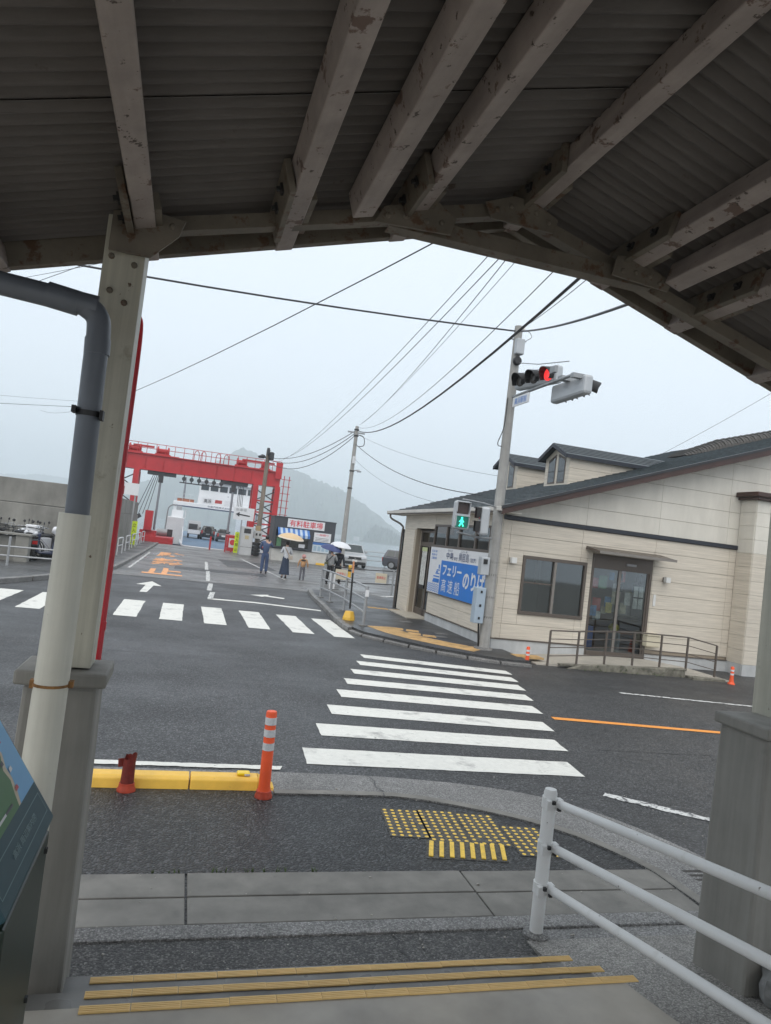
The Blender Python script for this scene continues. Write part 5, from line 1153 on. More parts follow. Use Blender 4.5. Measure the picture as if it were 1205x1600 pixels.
# ------------------------------------------------------------------ small things on the quay
galf = mat('fence_grey', (.33,.34,.35), .45, .3, var=(4,.85,1.1))
for k in range(5):
    y = 33.4+k*4.1
    t = thing('hoop_barrier', ['pale grey hoop barrier on the left kerb, beside the lettering on the road','pale grey hoop barrier, second along from the road lettering','pale grey hoop barrier midway along the left kerb','pale grey hoop barrier beside the neon yellow banner','pale grey hoop barrier touching the red gantry base block'][k], 'barrier', (-2.75,y,.1), R(90-1.5), 'hoop barriers on the left kerb')
    part(t, 'hoop', MB().tube(smooth_path([(-.9,0,0),(-.9,0,.6),(-.8,0,.72),(.8,0,.72),(.9,0,.6),(.9,0,0)],3), .028, 8), mat('hoop_white', (.55,.56,.57), .4), True, local=True)
    part(t, 'cross_bar', MB().tube([(-.9,0,.4),(.9,0,.4)], .022, 6), MATS['hoop_white'], True, local=True)
ygr = mat('neon_yellow', (.62,.78,.02), .5)
for x, y, lab in ((-3.05,45,'neon yellow vertical banner beside the left gantry leg'),(3.37,50.2,'neon yellow vertical banner beside the white control cabinet')):
    t = thing('yellow_banner', lab, 'banner', (x,y,0))
    p_ = part(t, 'panel', MB().box(x-.16,x+.16,y-.02,y+.02,.05,1.5), ygr); part(t, 'stake', MB().box(x-.02,x+.02,y+.021,y+.05,0,1.55), galf)
    for k, ch in enumerate('立入禁止'): text(p_, ch, .2, .22, (x-.10,y-.024,1.15-k*.32), (1,0,0), (0,0,1), hood_m, .004)
t = thing('control_cabinet', 'white control cabinet with dark display beside the yellow banner', 'cabinet', (3.95,49.5,0))
cabm = mat('cabinet_white', (.55,.56,.57), .4, var=(2,.9,1.05)); part(t, 'body', MB().box(3.52,4.36,49.2,49.8,0,1.95), cabm, bevel=.03)
part(t, 'display', MB().box(3.72,4.18,49.185,49.199,1.5,1.82), gdark); part(t, 'key_panel', MB().box(3.82,4.08,49.185,49.199,1.1,1.35), mat('cream_panel', (.5,.42,.25), .5)); part(t, 'door_line', MB().box(3.55,4.33,49.19,49.199,.55,.57), gdark)
t = thing('arrow_sign', 'white direction sign with a black left arrow by the gantry leg', 'sign', (3.5,49.3,0))
p_ = part(t, 'panel', MB().box(2.86,4.22,49.0,49.04,2.35,3.2), signw_m)
part(p_, 'arrow', MB().prism([(3.0,2.72),(3.25,2.88),(3.25,2.76),(3.95,2.70),(3.95,2.62),(3.25,2.68),(3.25,2.56)], 48.985, 48.999, 'xz'), hood_m)
text(p_, '駐車場', .7, .2, (3.0,48.995,2.93), (1,0,0), (0,0,1), galf, .004); part(t, 'post', MB().box(3.42,3.5,49.05,49.12,0,2.9), galf)
t = thing('red_fence', 'short red fence with round warning sign beside the ramp', 'fence', (3.0,52,0))
for x in (2.72,3.15): part(t, 'post', MB().box(x-.05,x+.05,51.6,51.7,0,1.15), gred)
for z in (.35,.75,1.05): part(t, 'bar', MB().box(2.7,3.2,51.62,51.68,z,z+.06), gred)
p_ = part(t, 'warning_sign', MB().box(2.92,3.42,51.3,51.33,.35,1.0), signw_m); part(p_, 'ring', MB().lathe([(.12,0),(.2,0),(.2,-.01),(.12,-.01)], (3.17,51.299,.72), 18, 'y'), MATS['sign_red'])
t = thing('white_signboard', 'white curved notice board beside the left gantry leg', 'sign', (-3.4,44,0))
part(t, 'panel', MB().box(-4.3,-3.0,43.9,43.95,3.0,3.7), signw_m); part(t, 'post', MB().box(-3.2,-3.12,43.96,44.04,.1,3.4), galf)
# slim lamp on the quay and deck machinery
t = thing('quay_lamp', 'slim curved grey lamp post on the quay beyond the red base block', 'lamp', (-1.8,60,0))
part(t, 'post', MB().tube(smooth_path([(-1.75,60,-1.3),(-1.7,60,2.2),(-1.6,60,2.8),(-1.35,60,3.0)],4), .05, 8), galf, True); part(t, 'head', MB().box(-1.4,-1.1,59.9,60.1,2.95,3.05), galf)
t = thing('mooring_winch', 'grey mooring machinery on the quay beyond the red base block', 'winch', (-1.9,59,0)); part(t, 'pile', MB().box(-2.6,-1.0,58.6,60,-1.4,.4), concrete_m); part(t, 'drum', MB().lathe([(.3,-.4),(.3,.4)], (-1.9,59,.7), 12, 'x'), galf, True); part(t, 'motor', MB().box(-1.5,-1.1,58.8,59.3,.4,1.0), gdark)

# kerb railing on the far pavement, caution pole, rope barrier
t = thing('pavement_railing', 'grey steel pedestrian railing on the far kerb', 'railing', (4.1,18.5,.1))
pr = [(4.12,21.4),(4.18,20.2),(4.16,18.2),(4.0,15.4)]
for x, y in pr: 
    o = part(t, 'post', MB().tube([(x,y,.1),(x,y,.98)], .035, 10), galf, True); part(o, 'foot', MB().lathe([(.11,.1),(.11,.12)], (x,y,0), 10), gutter_m)
for z in (.96,.68,.40): part(t, 'rail', MB().tube([(x,y,z) for x, y in pr], .025, 8), galf, True)
part(t, 'end_plate', MB().box(3.96,4.04,15.34,15.36,.75,.9), signw_m)
t = thing('caution_pole', 'black and yellow striped pole in a yellow concrete base at the kerb', 'caution pole', (3.87,16.28,.1))
part(t, 'base', MB().lathe([(.15,.1),(.145,.16),(.10,.30),(.04,.31)], (3.87,16.28,0), 8), yellow_m); part(t, 'pole', MB().tube([(3.87,16.28,.36),(3.84,16.28,1.2)], .022, 8), hood_m); part(t, 'pole_top', MB().tube([(3.84,16.28,1.2),(3.83,16.28,1.47)], .023, 8), mat('tape_orange', (.55,.25,.12), .5))
t = thing('rope_barrier', 'two black ropes with small cream notices closing the car park entrance', 'barrier', (6.4,26,0))
for x, y in ((7.75,26.1),(5.0,25.6)): part(t, 'post', MB().tube([(x,y,.0),(x,y,.95)], .04, 8), galf, True)
for z in (.93,.42): part(t, 'rope', MB().tube([(5.0,25.6,z-.02),(6.4,25.85,z-.05),(7.75,26.1,z),(9.3,25.2,z)], .018, 6), hood_m)
for x, y in ((5.62,25.65),(7.22,25.9)):
    p_ = part(t, 'notice', MB().box(x-.22,x+.22,y,y+.02,.45,.82), mat('notice_cream', (.60,.54,.42), .5)); text(p_, '駐車禁止', .34, .11, (x-.17,y-.003,.60), (1,0,0), (0,0,1), MATS['sign_red'], .004)
part(t, 'white_board', MB().box(5.15,5.35,25.3,25.34,.1,.7), signw_m)
t = thing('post_base', 'small yellow topped bollard beside the van', 'bollard', (8.2,35.5,0)); part(t, 'tube', MB().lathe([(.09,0),(.09,.62),(.05,.64)], (8.2,35.5,0), 10), yellow_m, True); part(t, 'band', MB().lathe([(.093,.3),(.093,.42)], (8.2,35.5,0), 10), hood_m)
t = thing('quay_railing', 'grey pipe railing along the quay edge before the sea', 'railing', (16,53.8,0))
for k in range(18): part(t, 'post', MB().tube([(9.8+k*1.8,53.9,0),(9.8+k*1.8,53.9,1.15)], .05, 6), galf)
for z in (1.13,.8,.45): part(t, 'rail', MB().tube([(9.8,53.9,z),(40.4,53.9,z)], .035, 6), galf)
t = thing('crash_barrier', 'galvanised corrugated crash barrier at the car park edge', 'guard rail', (11,36,0))
for k in range(3): part(t, 'post', MB().box(9.5+k*1.8,9.62+k*1.8,33.1-k*1.3,33.22-k*1.3,0,.75), galf)
part(t, 'beam', MB().add([(x,y,z) for (x, y) in ((9.3,33.2),(13.6,30.1)) for z in (.42,.5,.56,.64,.72)]+[(x+.05,y+.08,z) for (x, y) in ((9.3,33.2),(13.6,30.1)) for z in (.42,.5,.56,.64,.72)], [(i,i+1,i+6,i+5) for i in range(4)]+[(i+10,i+11,i+16,i+15) for i in range(4)]+[(0,5,15,10),(4,9,19,14)]), galf)
# low concrete gate pier and pipe fences on the left
t = thing('low_wall', 'low weathered concrete wall with pier at the bicycle park', 'wall', (-5.6,24,.1)); part(t, 'pier', MB().box(-4.98,-4.6,23.95,24.4,.05,.90), wall_m, bevel=.02); part(t, 'wall', MB().box(-9,-4.99,24.1,24.35,.05,.85), wall_m); part(t, 'coping', MB().box(-9,-4.55,23.9,24.45,.901,.95), wall_m)
t = thing('pipe_fence', 'two rail grey pipe fence in front of the bicycles', 'fence', (-5,22.3,.1))
for x in (-8.4,-6.6,-4.75,-3.45): part(t, 'post', MB().tube([(x,22.2,.1),(x,22.2,.92)], .035, 8), galf, True)
for z in (.66,.40): part(t, 'rail', MB().tube([(-8.4,22.2,z-.08),(-3.45,22.2,z)], .025, 8), galf, True)

# ------------------------------------------------------------------ haze over the strait
hz = link('haze', MB().box(-2000, 2000, -60, 3500, -4.2, 215).mesh('haze', None)); hz['kind'] = 'stuff'
hm = bpy.data.materials.new('haze_air'); hm.use_nodes = True; N = hm.node_tree.nodes; N.clear(); o_ = N.new('ShaderNodeOutputMaterial'); v_ = N.new('ShaderNodeVolumePrincipled')
v_.inputs['Color'].default_value = (.91,.965,1,1); v_.inputs['Density'].default_value = .00085; v_.inputs['Anisotropy'].default_value = .2
hm.node_tree.links.new(v_.outputs[0], o_.inputs['Volume']); hz.data.materials.append(hm)
# ------------------------------------------------------------------ cars
tyre_m = mat('tyre', (.012,.012,.012), .8); rim_m = mat('rim', (.35,.36,.37), .35, .7); car_glass = mat('car_glass', (.02,.028,.026), .06, spec=.8); chrome_m = mat('chrome', (.5,.5,.5), .2, .9)
head_m = mat('headlamp', (.55,.57,.6), .15); tail_m = mat('tail_lamp', (.35,.01,.01), .25); plate_m = mat('number_plate', (.6,.6,.58), .5); trim_m = mat('black_trim', (.015,.015,.016), .5)
def car(name, label, cat, loc, rz, L, W, H, col, hood, belt, ws=.55, rear=.25, rough=.25, grille=True, group=None):
    """front to -Y. hood: hood length, belt: belt height, ws/rear: rake of the screens"""
    t = thing(name, label, cat, loc, rz, group); pm = mat('paint_%s_%d' % (name, int(sum(c*997*(i+1) for i, c in enumerate(col)))), col, rough, .1, coat=.6)
    f, r_, w = -L/2, L/2, W/2
    side = [(f+.06,.22),(f,.36),(f+.01,belt-.30),(f+.10,belt-.17),(f+hood,belt),(r_-.06,belt+.02),(r_,belt-.25),(r_-.02,.34),(r_-.1,.22)]
    part(t, 'body', MB().prism(side, -w, w, 'yz'), pm, bevel=.07, local=True)
    a, b = w-.05, w-.19; y0, y1 = f+hood-.05, r_-.05; z0, z1 = belt-.01, H
    V = [(-a,y0,z0),(a,y0,z0),(a,y1,z0),(-a,y1,z0),(-b,y0+ws,z1-.04),(b,y0+ws,z1-.04),(b,y1-rear,z1-.03),(-b,y1-rear,z1-.03)]
    part(t, 'cabin', MB().add(V, [(0,3,2,1),(4,5,6,7),(0,1,5,4),(1,2,6,5),(2,3,7,6),(3,0,4,7)]), pm, bevel=.05, local=True)
    P = [Vector(v) for v in V]
    def pane(ids, n, m0, m1, b0, b1, out):
        q = [P[i] for i in ids]; nn_ = (q[1]-q[0]).cross(q[3]-q[0]).normalized(); nn_ = nn_ if nn_.dot(out) > 0 else -nn_
        def at(u, v): return q[0].lerp(q[1],u).lerp(q[3].lerp(q[2],u), v)+nn_*.012
        c = [at(m0,b0), at(m1,b0), at(m1,b1), at(m0,b1)]; part(t, n, MB().add(c+[p-nn_*.006 for p in c], [(0,1,2,3),(7,6,5,4),(0,4,5,1),(1,5,6,2),(2,6,7,3),(3,7,4,0)]), car_glass, local=True)
    pane((0,1,5,4), 'windscreen', .06, .94, .10, .93, Vector((0,-1,.5))); pane((3,2,6,7), 'rear_window', .08, .92, .15, .88, Vector((0,1,.3)))
    for ids, o in (((1,2,6,5), Vector((1,0,0))), ((0,3,7,4), Vector((-1,0,0)))):
        pane(ids, 'side_window', .10, .40, .12, .85, o); pane(ids, 'side_window', .43, .70, .12, .88, o); pane(ids, 'side_window', .73, .93, .14, .85, o)
    for x in (-1,1):
        for y in (f+.78, r_-.75):
            wh_ = part(t, 'wheel', MB().lathe([(.20,-.10),(.30,-.10),(.325,-.05),(.325,.05),(.30,.10),(.20,.10)], (x*(w-.07),y,.325), 18, 'x'), tyre_m, True, local=True)
            part(wh_, 'rim', MB().lathe([(.2,-.02),(.19,.02),(.03,.03)], (x*(w+.018),y,.325), 12, 'x'), rim_m, True, local=True)
        part(t, 'headlight', MB().prism([(x*(w-.42),belt-.36),(x*(w-.04),belt-.31),(x*(w-.03),belt-.19),(x*(w-.40),belt-.25)], f-.012, f+.1, 'xz'), head_m, local=True)
        part(t, 'tail_light', MB().box(min(x*(w-.16),x*(w-.02)),max(x*(w-.16),x*(w-.02)),r_-.05,r_+.012,belt-.35,belt-.05), tail_m, local=True)
        m_ = part(t, 'mirror', MB().box(min(x*(w-.02),x*(w+.16)),max(x*(w-.02),x*(w+.16)),y0+.22,y0+.34,belt+.04,belt+.2), pm, bevel=.02, local=True)
    if grille: 
        g_ = part(t, 'grille', MB().box(-w+.36,w-.36,f-.010,f+.05,belt-.42,belt-.24), trim_m, local=True); part(g_, 'emblem', MB().box(-.06,.06,f-.016,f-.011,belt-.36,belt-.30), chrome_m, local=True)
    part(t, 'bumper', MB().box(-w+.08,w-.08,f-.014,f+.05,.26,.44), trim_m, local=True)
    part(t, 'number_plate', MB().box(-.17,.17,f-.022,f-.0145,.42,.58), plate_m, local=True); part(t, 'number_plate', MB().box(-.17,.17,r_+.001,r_+.012,.5,.66), plate_m, local=True)
    return t
car('minivan', 'silver grey minivan parked beside the kiosk with its front to the road', 'van', (11.38,49.75,.004), R(-4), 4.6, 1.70, 1.62, (.36,.37,.38), .85, 1.0, .75, .2)
car('parked_car', 'dark grey car mostly hidden behind the ticket office corner', 'car', (16.6,51.6,.004), R(62), 4.2, 1.7, 1.5, (.06,.062,.075), 1.1, .92)
t = car('jeep', 'black off road car with a spare wheel on its tail inside the ferry', 'car', (2.0,74.2,.16), R(180), 3.6, 1.35, 1.40, (.012,.012,.014), .9, .95, .2, .1)
part(t, 'spare_wheel', MB().lathe([(.15,-.08),(.33,-.1),(.36,0),(.33,.1),(.15,.08)], (.0,1.95,.98), 18, 'y'), tyre_m, True, local=True)
car('boxy_car', 'dark boxy car parked inside the ferry beside the jeep', 'car', (3.42,72.2,.16), R(180), 3.4, 1.2, 1.28, (.05,.05,.055), .6, .85, .2, .08)
t = thing('light_truck', 'white light truck with dark open tailboard inside the ferry', 'truck', (.65,74.5,.16))
part(t, 'cab', MB().box(-.62,.62,.6,2.0,.35,1.75), signw_m, bevel=.06, local=True); part(t, 'load_bed', MB().box(-.62,.62,-1.6,.55,.5,.62), trim_m, local=True); part(t, 'load', MB().box(-.55,.3,-1.3,.4,.63,1.42), gdark, bevel=.05, local=True)
part(t, 'tailboard', MB().box(-.6,.6,-1.68,-1.61,.45,.85), signw_m, local=True)
for x in (-.52,.52):
    for y in (-1.0,1.4): part(t, 'wheel', MB().lathe([(.15,-.09),(.27,-.08),(.27,.08),(.15,.09)], (x,y,.27), 14, 'x'), tyre_m, True, local=True)

# ------------------------------------------------------------------ people
skin_m = mat('skin', (.48,.30,.22), .55); hair_m = mat('black_hair', (.012,.010,.010), .5)
def person(label, loc, rz, h, top, legs, hair=hair_m, arms=None, skirt=False, shoe=(.02,.02,.022), stout=1., legx=.085, stride=.05):
    """faces +Y; arms: (left, right) lists of elbow and wrist points for a 1.7 m figure"""
    t = thing('person', label, 'person', loc, rz); k = h/1.7; S = stout
    tm = mat('cloth_%d' % int(top[0]*9973+top[1]*771+top[2]*37), top, .85, var=(14,.8,1.15)); lm = mat('cloth_%d' % int(legs[0]*9973+legs[1]*771+legs[2]*37), legs, .85, var=(14,.8,1.15)); sm = mat('shoe_%d' % int(shoe[0]*999), shoe, .6)
    A = arms or ([(-.25,-.02,1.10),(-.25,.08,.87)], [(.25,-.02,1.10),(.25,.08,.87)])
    V = []; E_ = []; Rr = []
    def v(p, r, par=None):
        V.append(tuple(c*k for c in p)); Rr.append(r*k)
        if par is not None: E_.append((par, len(V)-1))
        return len(V)-1
    p0 = v((0,0,.92), .115); p1 = v((0,0,1.12), .105, p0); p2 = v((0,-.01,1.33), .115, p1); p3 = v((0,.0,1.46), .05, p2); p4 = v((0,.01,1.53), .062, p3); p5 = v((0,.02,1.60), .082, p4); p6 = v((0,.01,1.665), .055, p5)
    nose = v((0,.105,1.585), .012, p5)
    for s in (-1,1):
        v((s*.088,.01,1.58), .014, p5)
        a = v((s*legx,0,.84), .075, p0); b = v((s*(legx+.01),.015+s*stride,.48), .052, a); c = v((s*(legx+.015),-.01+s*stride,.09), .036, b); v((s*(legx+.03),.13+s*stride,.035), .03, c)
        q = A[0] if s < 0 else A[1]
        a = v((s*.165,-.01,1.37), .052, p2); b = v(q[0], .038, a); c = v(q[1], .026, b)
        d = (Vector(q[1])-Vector(q[0])).normalized(); hnd = Vector(q[1])+d*.05; hn = v(tuple(hnd), .026, c)
        for i in range(4): v(tuple(hnd+d*(.06+.012*(1-abs(i-1.5)))+Vector((.0,(i-1.5)*.02,0))), .0085, hn)
        v(tuple(hnd+d*.015+Vector((-s*.025,.03,0))), .009, hn)
    skin(t, 'body', V, E_, Rr, skin_m, 1)
    # upper garment
    V, E_, Rr = [], [], []
    p0 = v((0,0,.80), .145*S); p1 = v((0,0,1.1), .142*S, p0); p2 = v((0,-.01,1.32), .138*S, p1); p3 = v((0,0,1.435), .075, p2)
    for s in (-1,1):
        q = A[0] if s < 0 else A[1]
        a = v((s*.17*S,-.01,1.37), .070, p2); b = v(q[0], .056, a); v(tuple(Vector(q[0]).lerp(Vector(q[1]),.9)), .046, b)
    skin(t, 'jacket', V, E_, Rr, tm, 1)
    if not skirt:
        V, E_, Rr = [], [], []
        p0 = v((0,0,1.0), .115*S); p0 = v((0,0,.90), .135*S, p0)
        for s in (-1,1): a = v((s*legx,0,.80), .098, p0); b = v((s*(legx+.01),.015+s*stride,.48), .082, a); v((s*(legx+.015),-.01+s*stride,.06), .068, b)
        skin(t, 'trousers', V, E_, Rr, lm, 1)
    else:
        b = MB(); n = 20; prof = [(.14,.98),(.155,.9),(.17,.7),(.20,.45),(.23,.22),(.235,.16)]
        for i, (r_, z) in enumerate(prof):
            for j in range(n): a = 2*math.pi*j/n; rr = r_*(1+.06*i/5*math.sin(a*7)); b.v.append(Vector((rr*math.cos(a)*k,rr*math.sin(a)*.8*k,z*k)))
        for i in range(len(prof)-1):
            for j in range(n): b.f.append([i*n+j,i*n+(j+1)%n,(i+1)*n+(j+1)%n,(i+1)*n+j])
        part(t, 'skirt', b, lm, True, local=True)
    for s in (-1,1): part(t, 'shoe', MB().sphere((s*(legx+.02)*k,(.04+s*stride)*k,.04*k), .05*k, 10, 6, (.9,2.3,.8)), sm, True, local=True)
    part(t, 'hair', MB().sphere((0,-.005*k,1.605*k), .098*k, 14, 8, (.92,1.0,1.05)), hair, True, local=True)
    return t, k
man, k = person('person in a blue work suit standing with back turned near the kiosk', (3.44,31.7,.004), R(-12), 1.69, (.055,.085,.17), (.055,.085,.17), stout=1.05, arms=([(-.25,-.02,1.12),(-.14,.17,1.02)], [(.28,.06,1.20),(.16,.22,1.40)]), stride=.02)
wom, k = person('person in a white blouse and long navy skirt under the beige umbrella', (4.14,30.1,.004), R(8), 1.56, (.55,.57,.60), (.028,.042,.075), skirt=True, arms=([(-.26,-.0,1.15),(-.12,.2,1.22)], [(.26,.0,1.12),(.16,.2,1.22)]))
part(wom, 'bag_strap', MB().bar((-.12,-.155,1.28),(.12,-.15,.92),.03,.006,(0,1,0)), mat('tan_leather', (.30,.20,.12), .6), local=True); part(wom, 'shoulder_bag', MB().box(.06,.24,-.20,-.13,.80,.96), mat('grey_beige', (.42,.36,.30), .7), bevel=.02, local=True)
kid, k = person('small child in an orange brown jacket with a pink hood', (4.85,29.8,.004), R(-10), 1.06, (.46,.26,.13), (.13,.13,.15), stout=1.25, legx=.095, arms=([(-.30,-.0,1.14),(-.34,.04,.90)], [(.30,-.0,1.14),(.34,.04,.90)]))
part(kid, 'hood', MB().sphere((0,-.01,1.00), .092, 12, 8, (1,1,1.02)), mat('pink_cloth', (.50,.26,.24), .85), True, local=True); part(kid, 'shoulder_band', MB().sphere((0,0,.83), .118, 12, 6, (1.15,.95,.42)), hood_m, True, local=True)
gm_, k = person('person in a grey jacket and black trousers with a strap across the back', (5.82,28.75,.004), R(-35), 1.50, (.27,.275,.28), (.012,.012,.014), stout=1.12, arms=([(-.27,.0,1.12),(-.2,.16,1.0)], [(.26,.04,1.14),(.14,.2,1.25)]))
part(gm_, 'strap', MB().bar((-.14,-.17,.92),(.13,-.16,1.22),.04,.008,(0,1,0)), hood_m, local=True); part(gm_, 'hip_bag', MB().box(-.24,-.10,-.14,.02,.78,.92), mat('olive_bag', (.10,.11,.06), .8), bevel=.02, local=True)
person('person in dark clothes behind the grey jacket, under the white umbrella', (6.22,29.15,.004), R(-30), 1.54, (.02,.022,.03), (.012,.012,.015))
def umbrella(label, loc, r, col, col2, tilt, rz):
    t = thing('umbrella', label, 'umbrella', loc, rz); t.rotation_euler = (R(tilt), R(4), rz)
    n = 8; prof = [(.01,0),(.3,-.035),(.62,-.13),(.86,-.27),(1,-.42)]
    def ring(pr):
        b = MB()
        for i, (q, z) in enumerate(pr):
            for j in range(n*4): a = 2*math.pi*j/(n*4); ce = abs(math.cos(a*n/2)); rr = q*r*(.93+.07*ce); b.v.append(Vector((rr*math.cos(a),rr*math.sin(a),z*r-.02*r*q*(ce-1)*-1)))
        m_ = n*4
        for i in range(len(pr)-1):
            for j in range(m_): b.f.append([i*m_+j,i*m_+(j+1)%m_,(i+1)*m_+(j+1)%m_,(i+1)*m_+j])
        return b
    part(t, 'canopy', ring(prof[:4]+[(.93,-.33)]), col, True, local=True); part(t, 'canopy_edge', ring([(.93,-.33),(1,-.42)]), col2, True, local=True)
    part(t, 'ferrule', MB().tube([(0,0,0),(0,0,.06)], .008, 6), steelg, local=True); part(t, 'shaft', MB().tube([(0,0,0),(0,0,-.72)], .007, 6), steelg, local=True); part(t, 'handle', MB().tube(smooth_path([(0,0,-.70),(0,0,-.82),(.02,0,-.86),(.05,0,-.84)],3), .012, 6), mat('wood_handle', (.16,.08,.04), .5), local=True)
    for j in range(8): a = 2*math.pi*j/8; part(t, 'rib', MB().tube([(.02*math.cos(a),.02*math.sin(a),-.03),(r*.62*math.cos(a),r*.62*math.sin(a),-.15*r),(r*.97*math.cos(a),r*.97*math.sin(a),-.41*r)], .004, 4), steelg, local=True)
umbrella('beige umbrella with pale border held by the person in the long skirt', (4.28,30.2,1.92), .57, mat('umb_beige', (.58,.42,.25), .7), mat('umb_cream', (.62,.54,.44), .7), 6, 0)
umbrella('navy umbrella held by the person in the grey jacket', (5.83,28.95,1.64), .46, mat('umb_navy', (.03,.045,.14), .6), MATS['umb_navy'], 12, R(20))
umbrella('white umbrella beside the slim utility pole', (6.25,29.15,1.80), .46, mat('umb_white', (.62,.63,.66), .5), MATS['umb_white'], 8, R(10))

# ------------------------------------------------------------------ bicycles and scooters by the sea wall
def bicycle(label, loc, rz, col, basket=True):
    t = thing('bicycle', label, 'bicycle', loc, rz, 'bicycles at the sea wall'); fm = mat('bike_%d' % int(col[0]*999+col[1]*77+col[2]*7), col, .4, .3); r_ = .33
    for y in (-.52,.52):
        w_ = part(t, 'wheel', MB().tube([(0,y+r_*math.cos(2*math.pi*i/28),r_+r_*math.sin(2*math.pi*i/28)) for i in range(29)], .018, 6, False), tyre_m, True, local=True)
        part(w_, 'rim', MB().tube([(0,y+(r_-.025)*math.cos(2*math.pi*i/28),r_+(r_-.025)*math.sin(2*math.pi*i/28)) for i in range(29)], .010, 5, False), chrome_m, True, local=True)
        for i in range(12): a = 2*math.pi*i/12; part(w_, 'spoke', MB().tube([(0,y,r_),(0,y+(r_-.03)*math.cos(a),r_+(r_-.03)*math.sin(a))], .0028, 3), rim_m, local=True)
        part(t, 'mudguard', MB().tube([(0,y+.36*math.cos(R(a)),r_+.36*math.sin(R(a))) for a in range(20,171,15)], .014, 5), rim_m, local=True)
    for p, q, w in (((0,-.52,.33),(0,-.12,.28),.014),((0,-.12,.28),(0,-.25,.80),.016),((0,-.12,.28),(0,.36,.72),.018),((0,-.52,.33),(0,-.22,.68),.011),((0,.52,.33),(0,.38,.68),.014),((0,.38,.68),(0,.34,.98),.014)): part(t, 'frame_tube', MB().tube([p,q], w, 6), fm, local=True)
    part(t, 'saddle', MB().sphere((0,-.27,.84), .1, 10, 6, (.8,1.35,.4)), trim_m, True, local=True)
    part(t, 'handlebar', MB().tube(smooth_path([(-.28,.18,1.02),(-.2,.28,1.06),(0,.34,1.0),(.2,.28,1.06),(.28,.18,1.02)],3), .012, 6), chrome_m, True, local=True); part(t, 'headlamp', MB().sphere((0,.46,.72),.05,8,6), chrome_m, True, local=True)
    if basket:
        b = MB()
        for z in (.78,.86,.94,1.0): b.tube([(-.17,.44,z),(.17,.44,z),(.18,.70,z),(-.18,.70,z),(-.17,.44,z)], .005, 4)
        for i in range(7): 
            x = -.17+.34*i/6; b.tube([(x,.44,.78),(x,.44,1.0)], .004, 3); b.tube([(x,.70,.78),(x*1.05,.70,1.0)], .004, 3)
        part(t, 'basket', b, trim_m, local=True)['kind'] = 'stuff'
    return t
def scooter(label, loc, rz, col, seatc):
    t = thing('scooter', label, 'scooter', loc, rz, 'scooters at the sea wall'); fm = mat('scoot_%d' % int(col[0]*999+col[1]*77+col[2]*7), col, .3, coat=.5)
    for y in (-.55,.58):
        w_ = part(t, 'wheel', MB().lathe([(.12,-.05),(.22,-.05),(.24,0),(.22,.05),(.12,.05)], (0,y,.24), 16, 'x'), tyre_m, True, local=True); part(w_, 'rim', MB().lathe([(.12,-.04),(.12,.04)], (0,y,.24), 12, 'x'), rim_m, True, local=True)
    part(t, 'body', MB().prism([(-.75,.5),(-.7,.72),(-.15,.74),(-.05,.35),(.3,.3),(.32,.24),(-.5,.24)], -.14, .14, 'yz'), fm, bevel=.05, local=True)
    part(t, 'seat', MB().box(-.13,.13,-.72,-.1,.742,.82), seatc, bevel=.04, local=True); part(t, 'leg_shield', MB().prism([(.30,.28),(.42,.30),(.36,.92),(.26,.9)], -.2, .2, 'yz'), fm, bevel=.04, local=True)
    part(t, 'fork', MB().tube([(0,.58,.24),(0,.36,.95)], .03, 8), rim_m, local=True); part(t, 'handlebar', MB().tube(smooth_path([(-.33,.22,1.0),(-.15,.32,1.03),(.15,.32,1.03),(.33,.22,1.0)],3), .016, 6), trim_m, True, local=True)
    part(t, 'headlight', MB().sphere((0,.42,.86),.08,10,6), head_m, True, local=True); part(t, 'front_mudguard', MB().tube([(0,.58+.28*math.cos(R(a)),.24+.28*math.sin(R(a))) for a in range(10,171,20)], .05, 6), fm, True, local=True)
    for s in (-1,1): part(t, 'mirror', MB().sphere((s*.3,.22,1.22),.055,8,6,(1,.4,.8)), trim_m, True, local=True); part(t, 'mirror_stem', MB().tube([(s*.27,.24,1.02),(s*.3,.22,1.2)],.007,4), trim_m, local=True)
    part(t, 'tail_light', MB().box(-.08,.08,-.77,-.74,.55,.66), tail_m, local=True); part(t, 'indicator', MB().box(-.2,-.13,-.72,-.68,.58,.63), mat('amber', (.7,.25,.02), .3), local=True)
    return t
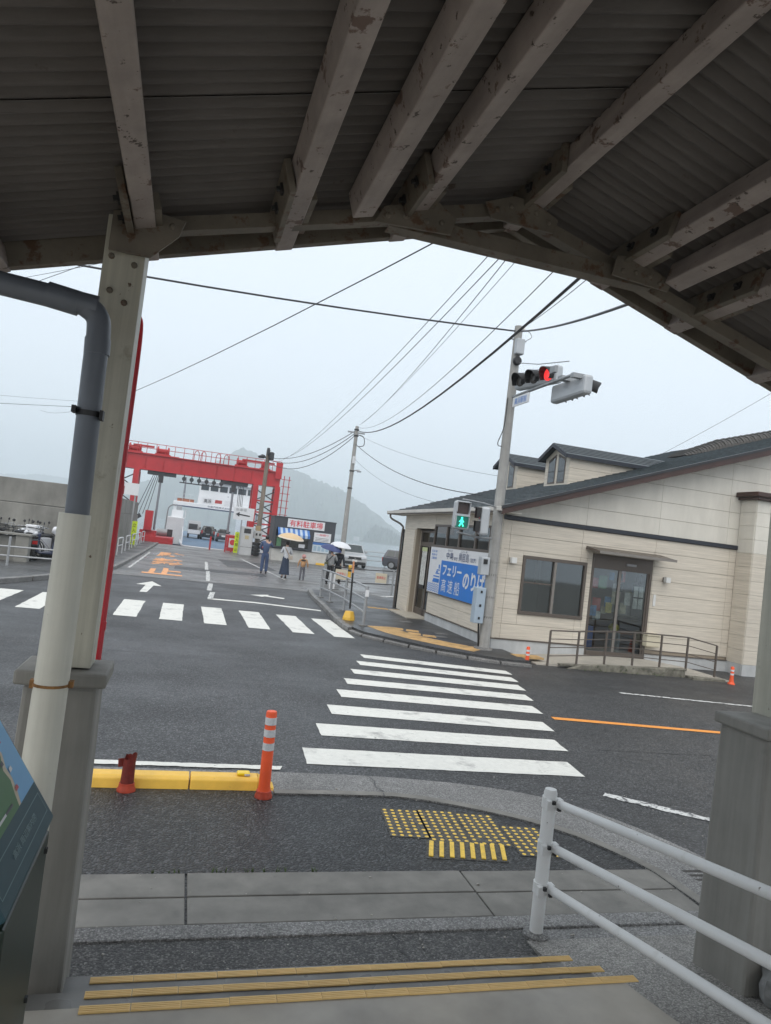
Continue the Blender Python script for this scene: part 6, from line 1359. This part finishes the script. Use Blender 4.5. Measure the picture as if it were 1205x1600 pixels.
bicycle('silver bicycle with its round wheel beside the concrete pier', (-4.25,25.6,.1), R(90), (.3,.3,.32), False)
bicycle('dark bicycle with a black basket behind the low wall', (-5.1,25.3,.1), R(60), (.03,.03,.035))
bicycle('black bicycle parked close before the sea wall', (-5.6,26.7,.1), R(75), (.02,.02,.02))
bicycle('blue bicycle standing among the scooters', (-6.2,26.5,.1), R(100), (.03,.06,.16))
s1 = scooter('black scooter with a white bag on its seat', (-4.5,26.3,.1), R(65), (.02,.02,.025), trim_m)
b = MB().sphere((0,-.35,.98),.17,10,8,(.95,1.1,.9))
for i, v in enumerate(b.v): b.v[i] = v+Vector((0,0,0))+(v-Vector((0,-.35,.98)))*.25*mnoise.noise(v*9)
solo('white_bag', b, mat('plastic_bag', (.66,.67,.70), .4), 'crumpled white plastic bag on the black scooter', 'bag').location = (-4.5,26.3,.1)
bpy.data.objects['white_bag'].rotation_euler = (0,0,R(65))
scooter('white scooter with dark seat behind the black one', (-4.75,25.6,.1), R(150), (.55,.56,.58), trim_m)
scooter('dark red scooter at the open end of the row', (-3.75,26.7,.1), R(70), (.22,.02,.02), trim_m)

bicycle('grey bicycle with a wire basket pushed against the low wall', (-5.05,26.2,.1), R(120), (.12,.12,.13))
bicycle('rusty brown bicycle squeezed between two scooters', (-4.62,27.1,.1), R(95), (.10,.05,.03))
scooter('black scooter with tall mirrors behind the concrete pier', (-4.95,25.0,.1), R(35), (.015,.015,.018), trim_m)
scooter('navy scooter beside the silver bicycle', (-4.2,25.0,.1), R(100), (.02,.03,.07), trim_m)

for k, (x, y, rz, lab) in enumerate(((-5.5,25.6,80,'black scooter with white rear box in the crowded row'),(-6.1,25.4,60,'charcoal scooter at the inner end of the row'),(-5.0,27.0,110,'silver scooter wedged behind the grey bicycle'))):
    sc_ = scooter(lab, (x,y,.1), R(rz), ((.02,.02,.022),(.05,.05,.055),(.35,.36,.37))[k], trim_m)
    if k == 0: part(sc_, 'rear_box', MB().box(-.17,.17,-.85,-.5,.83,1.12), signw_m, bevel=.03, local=True)
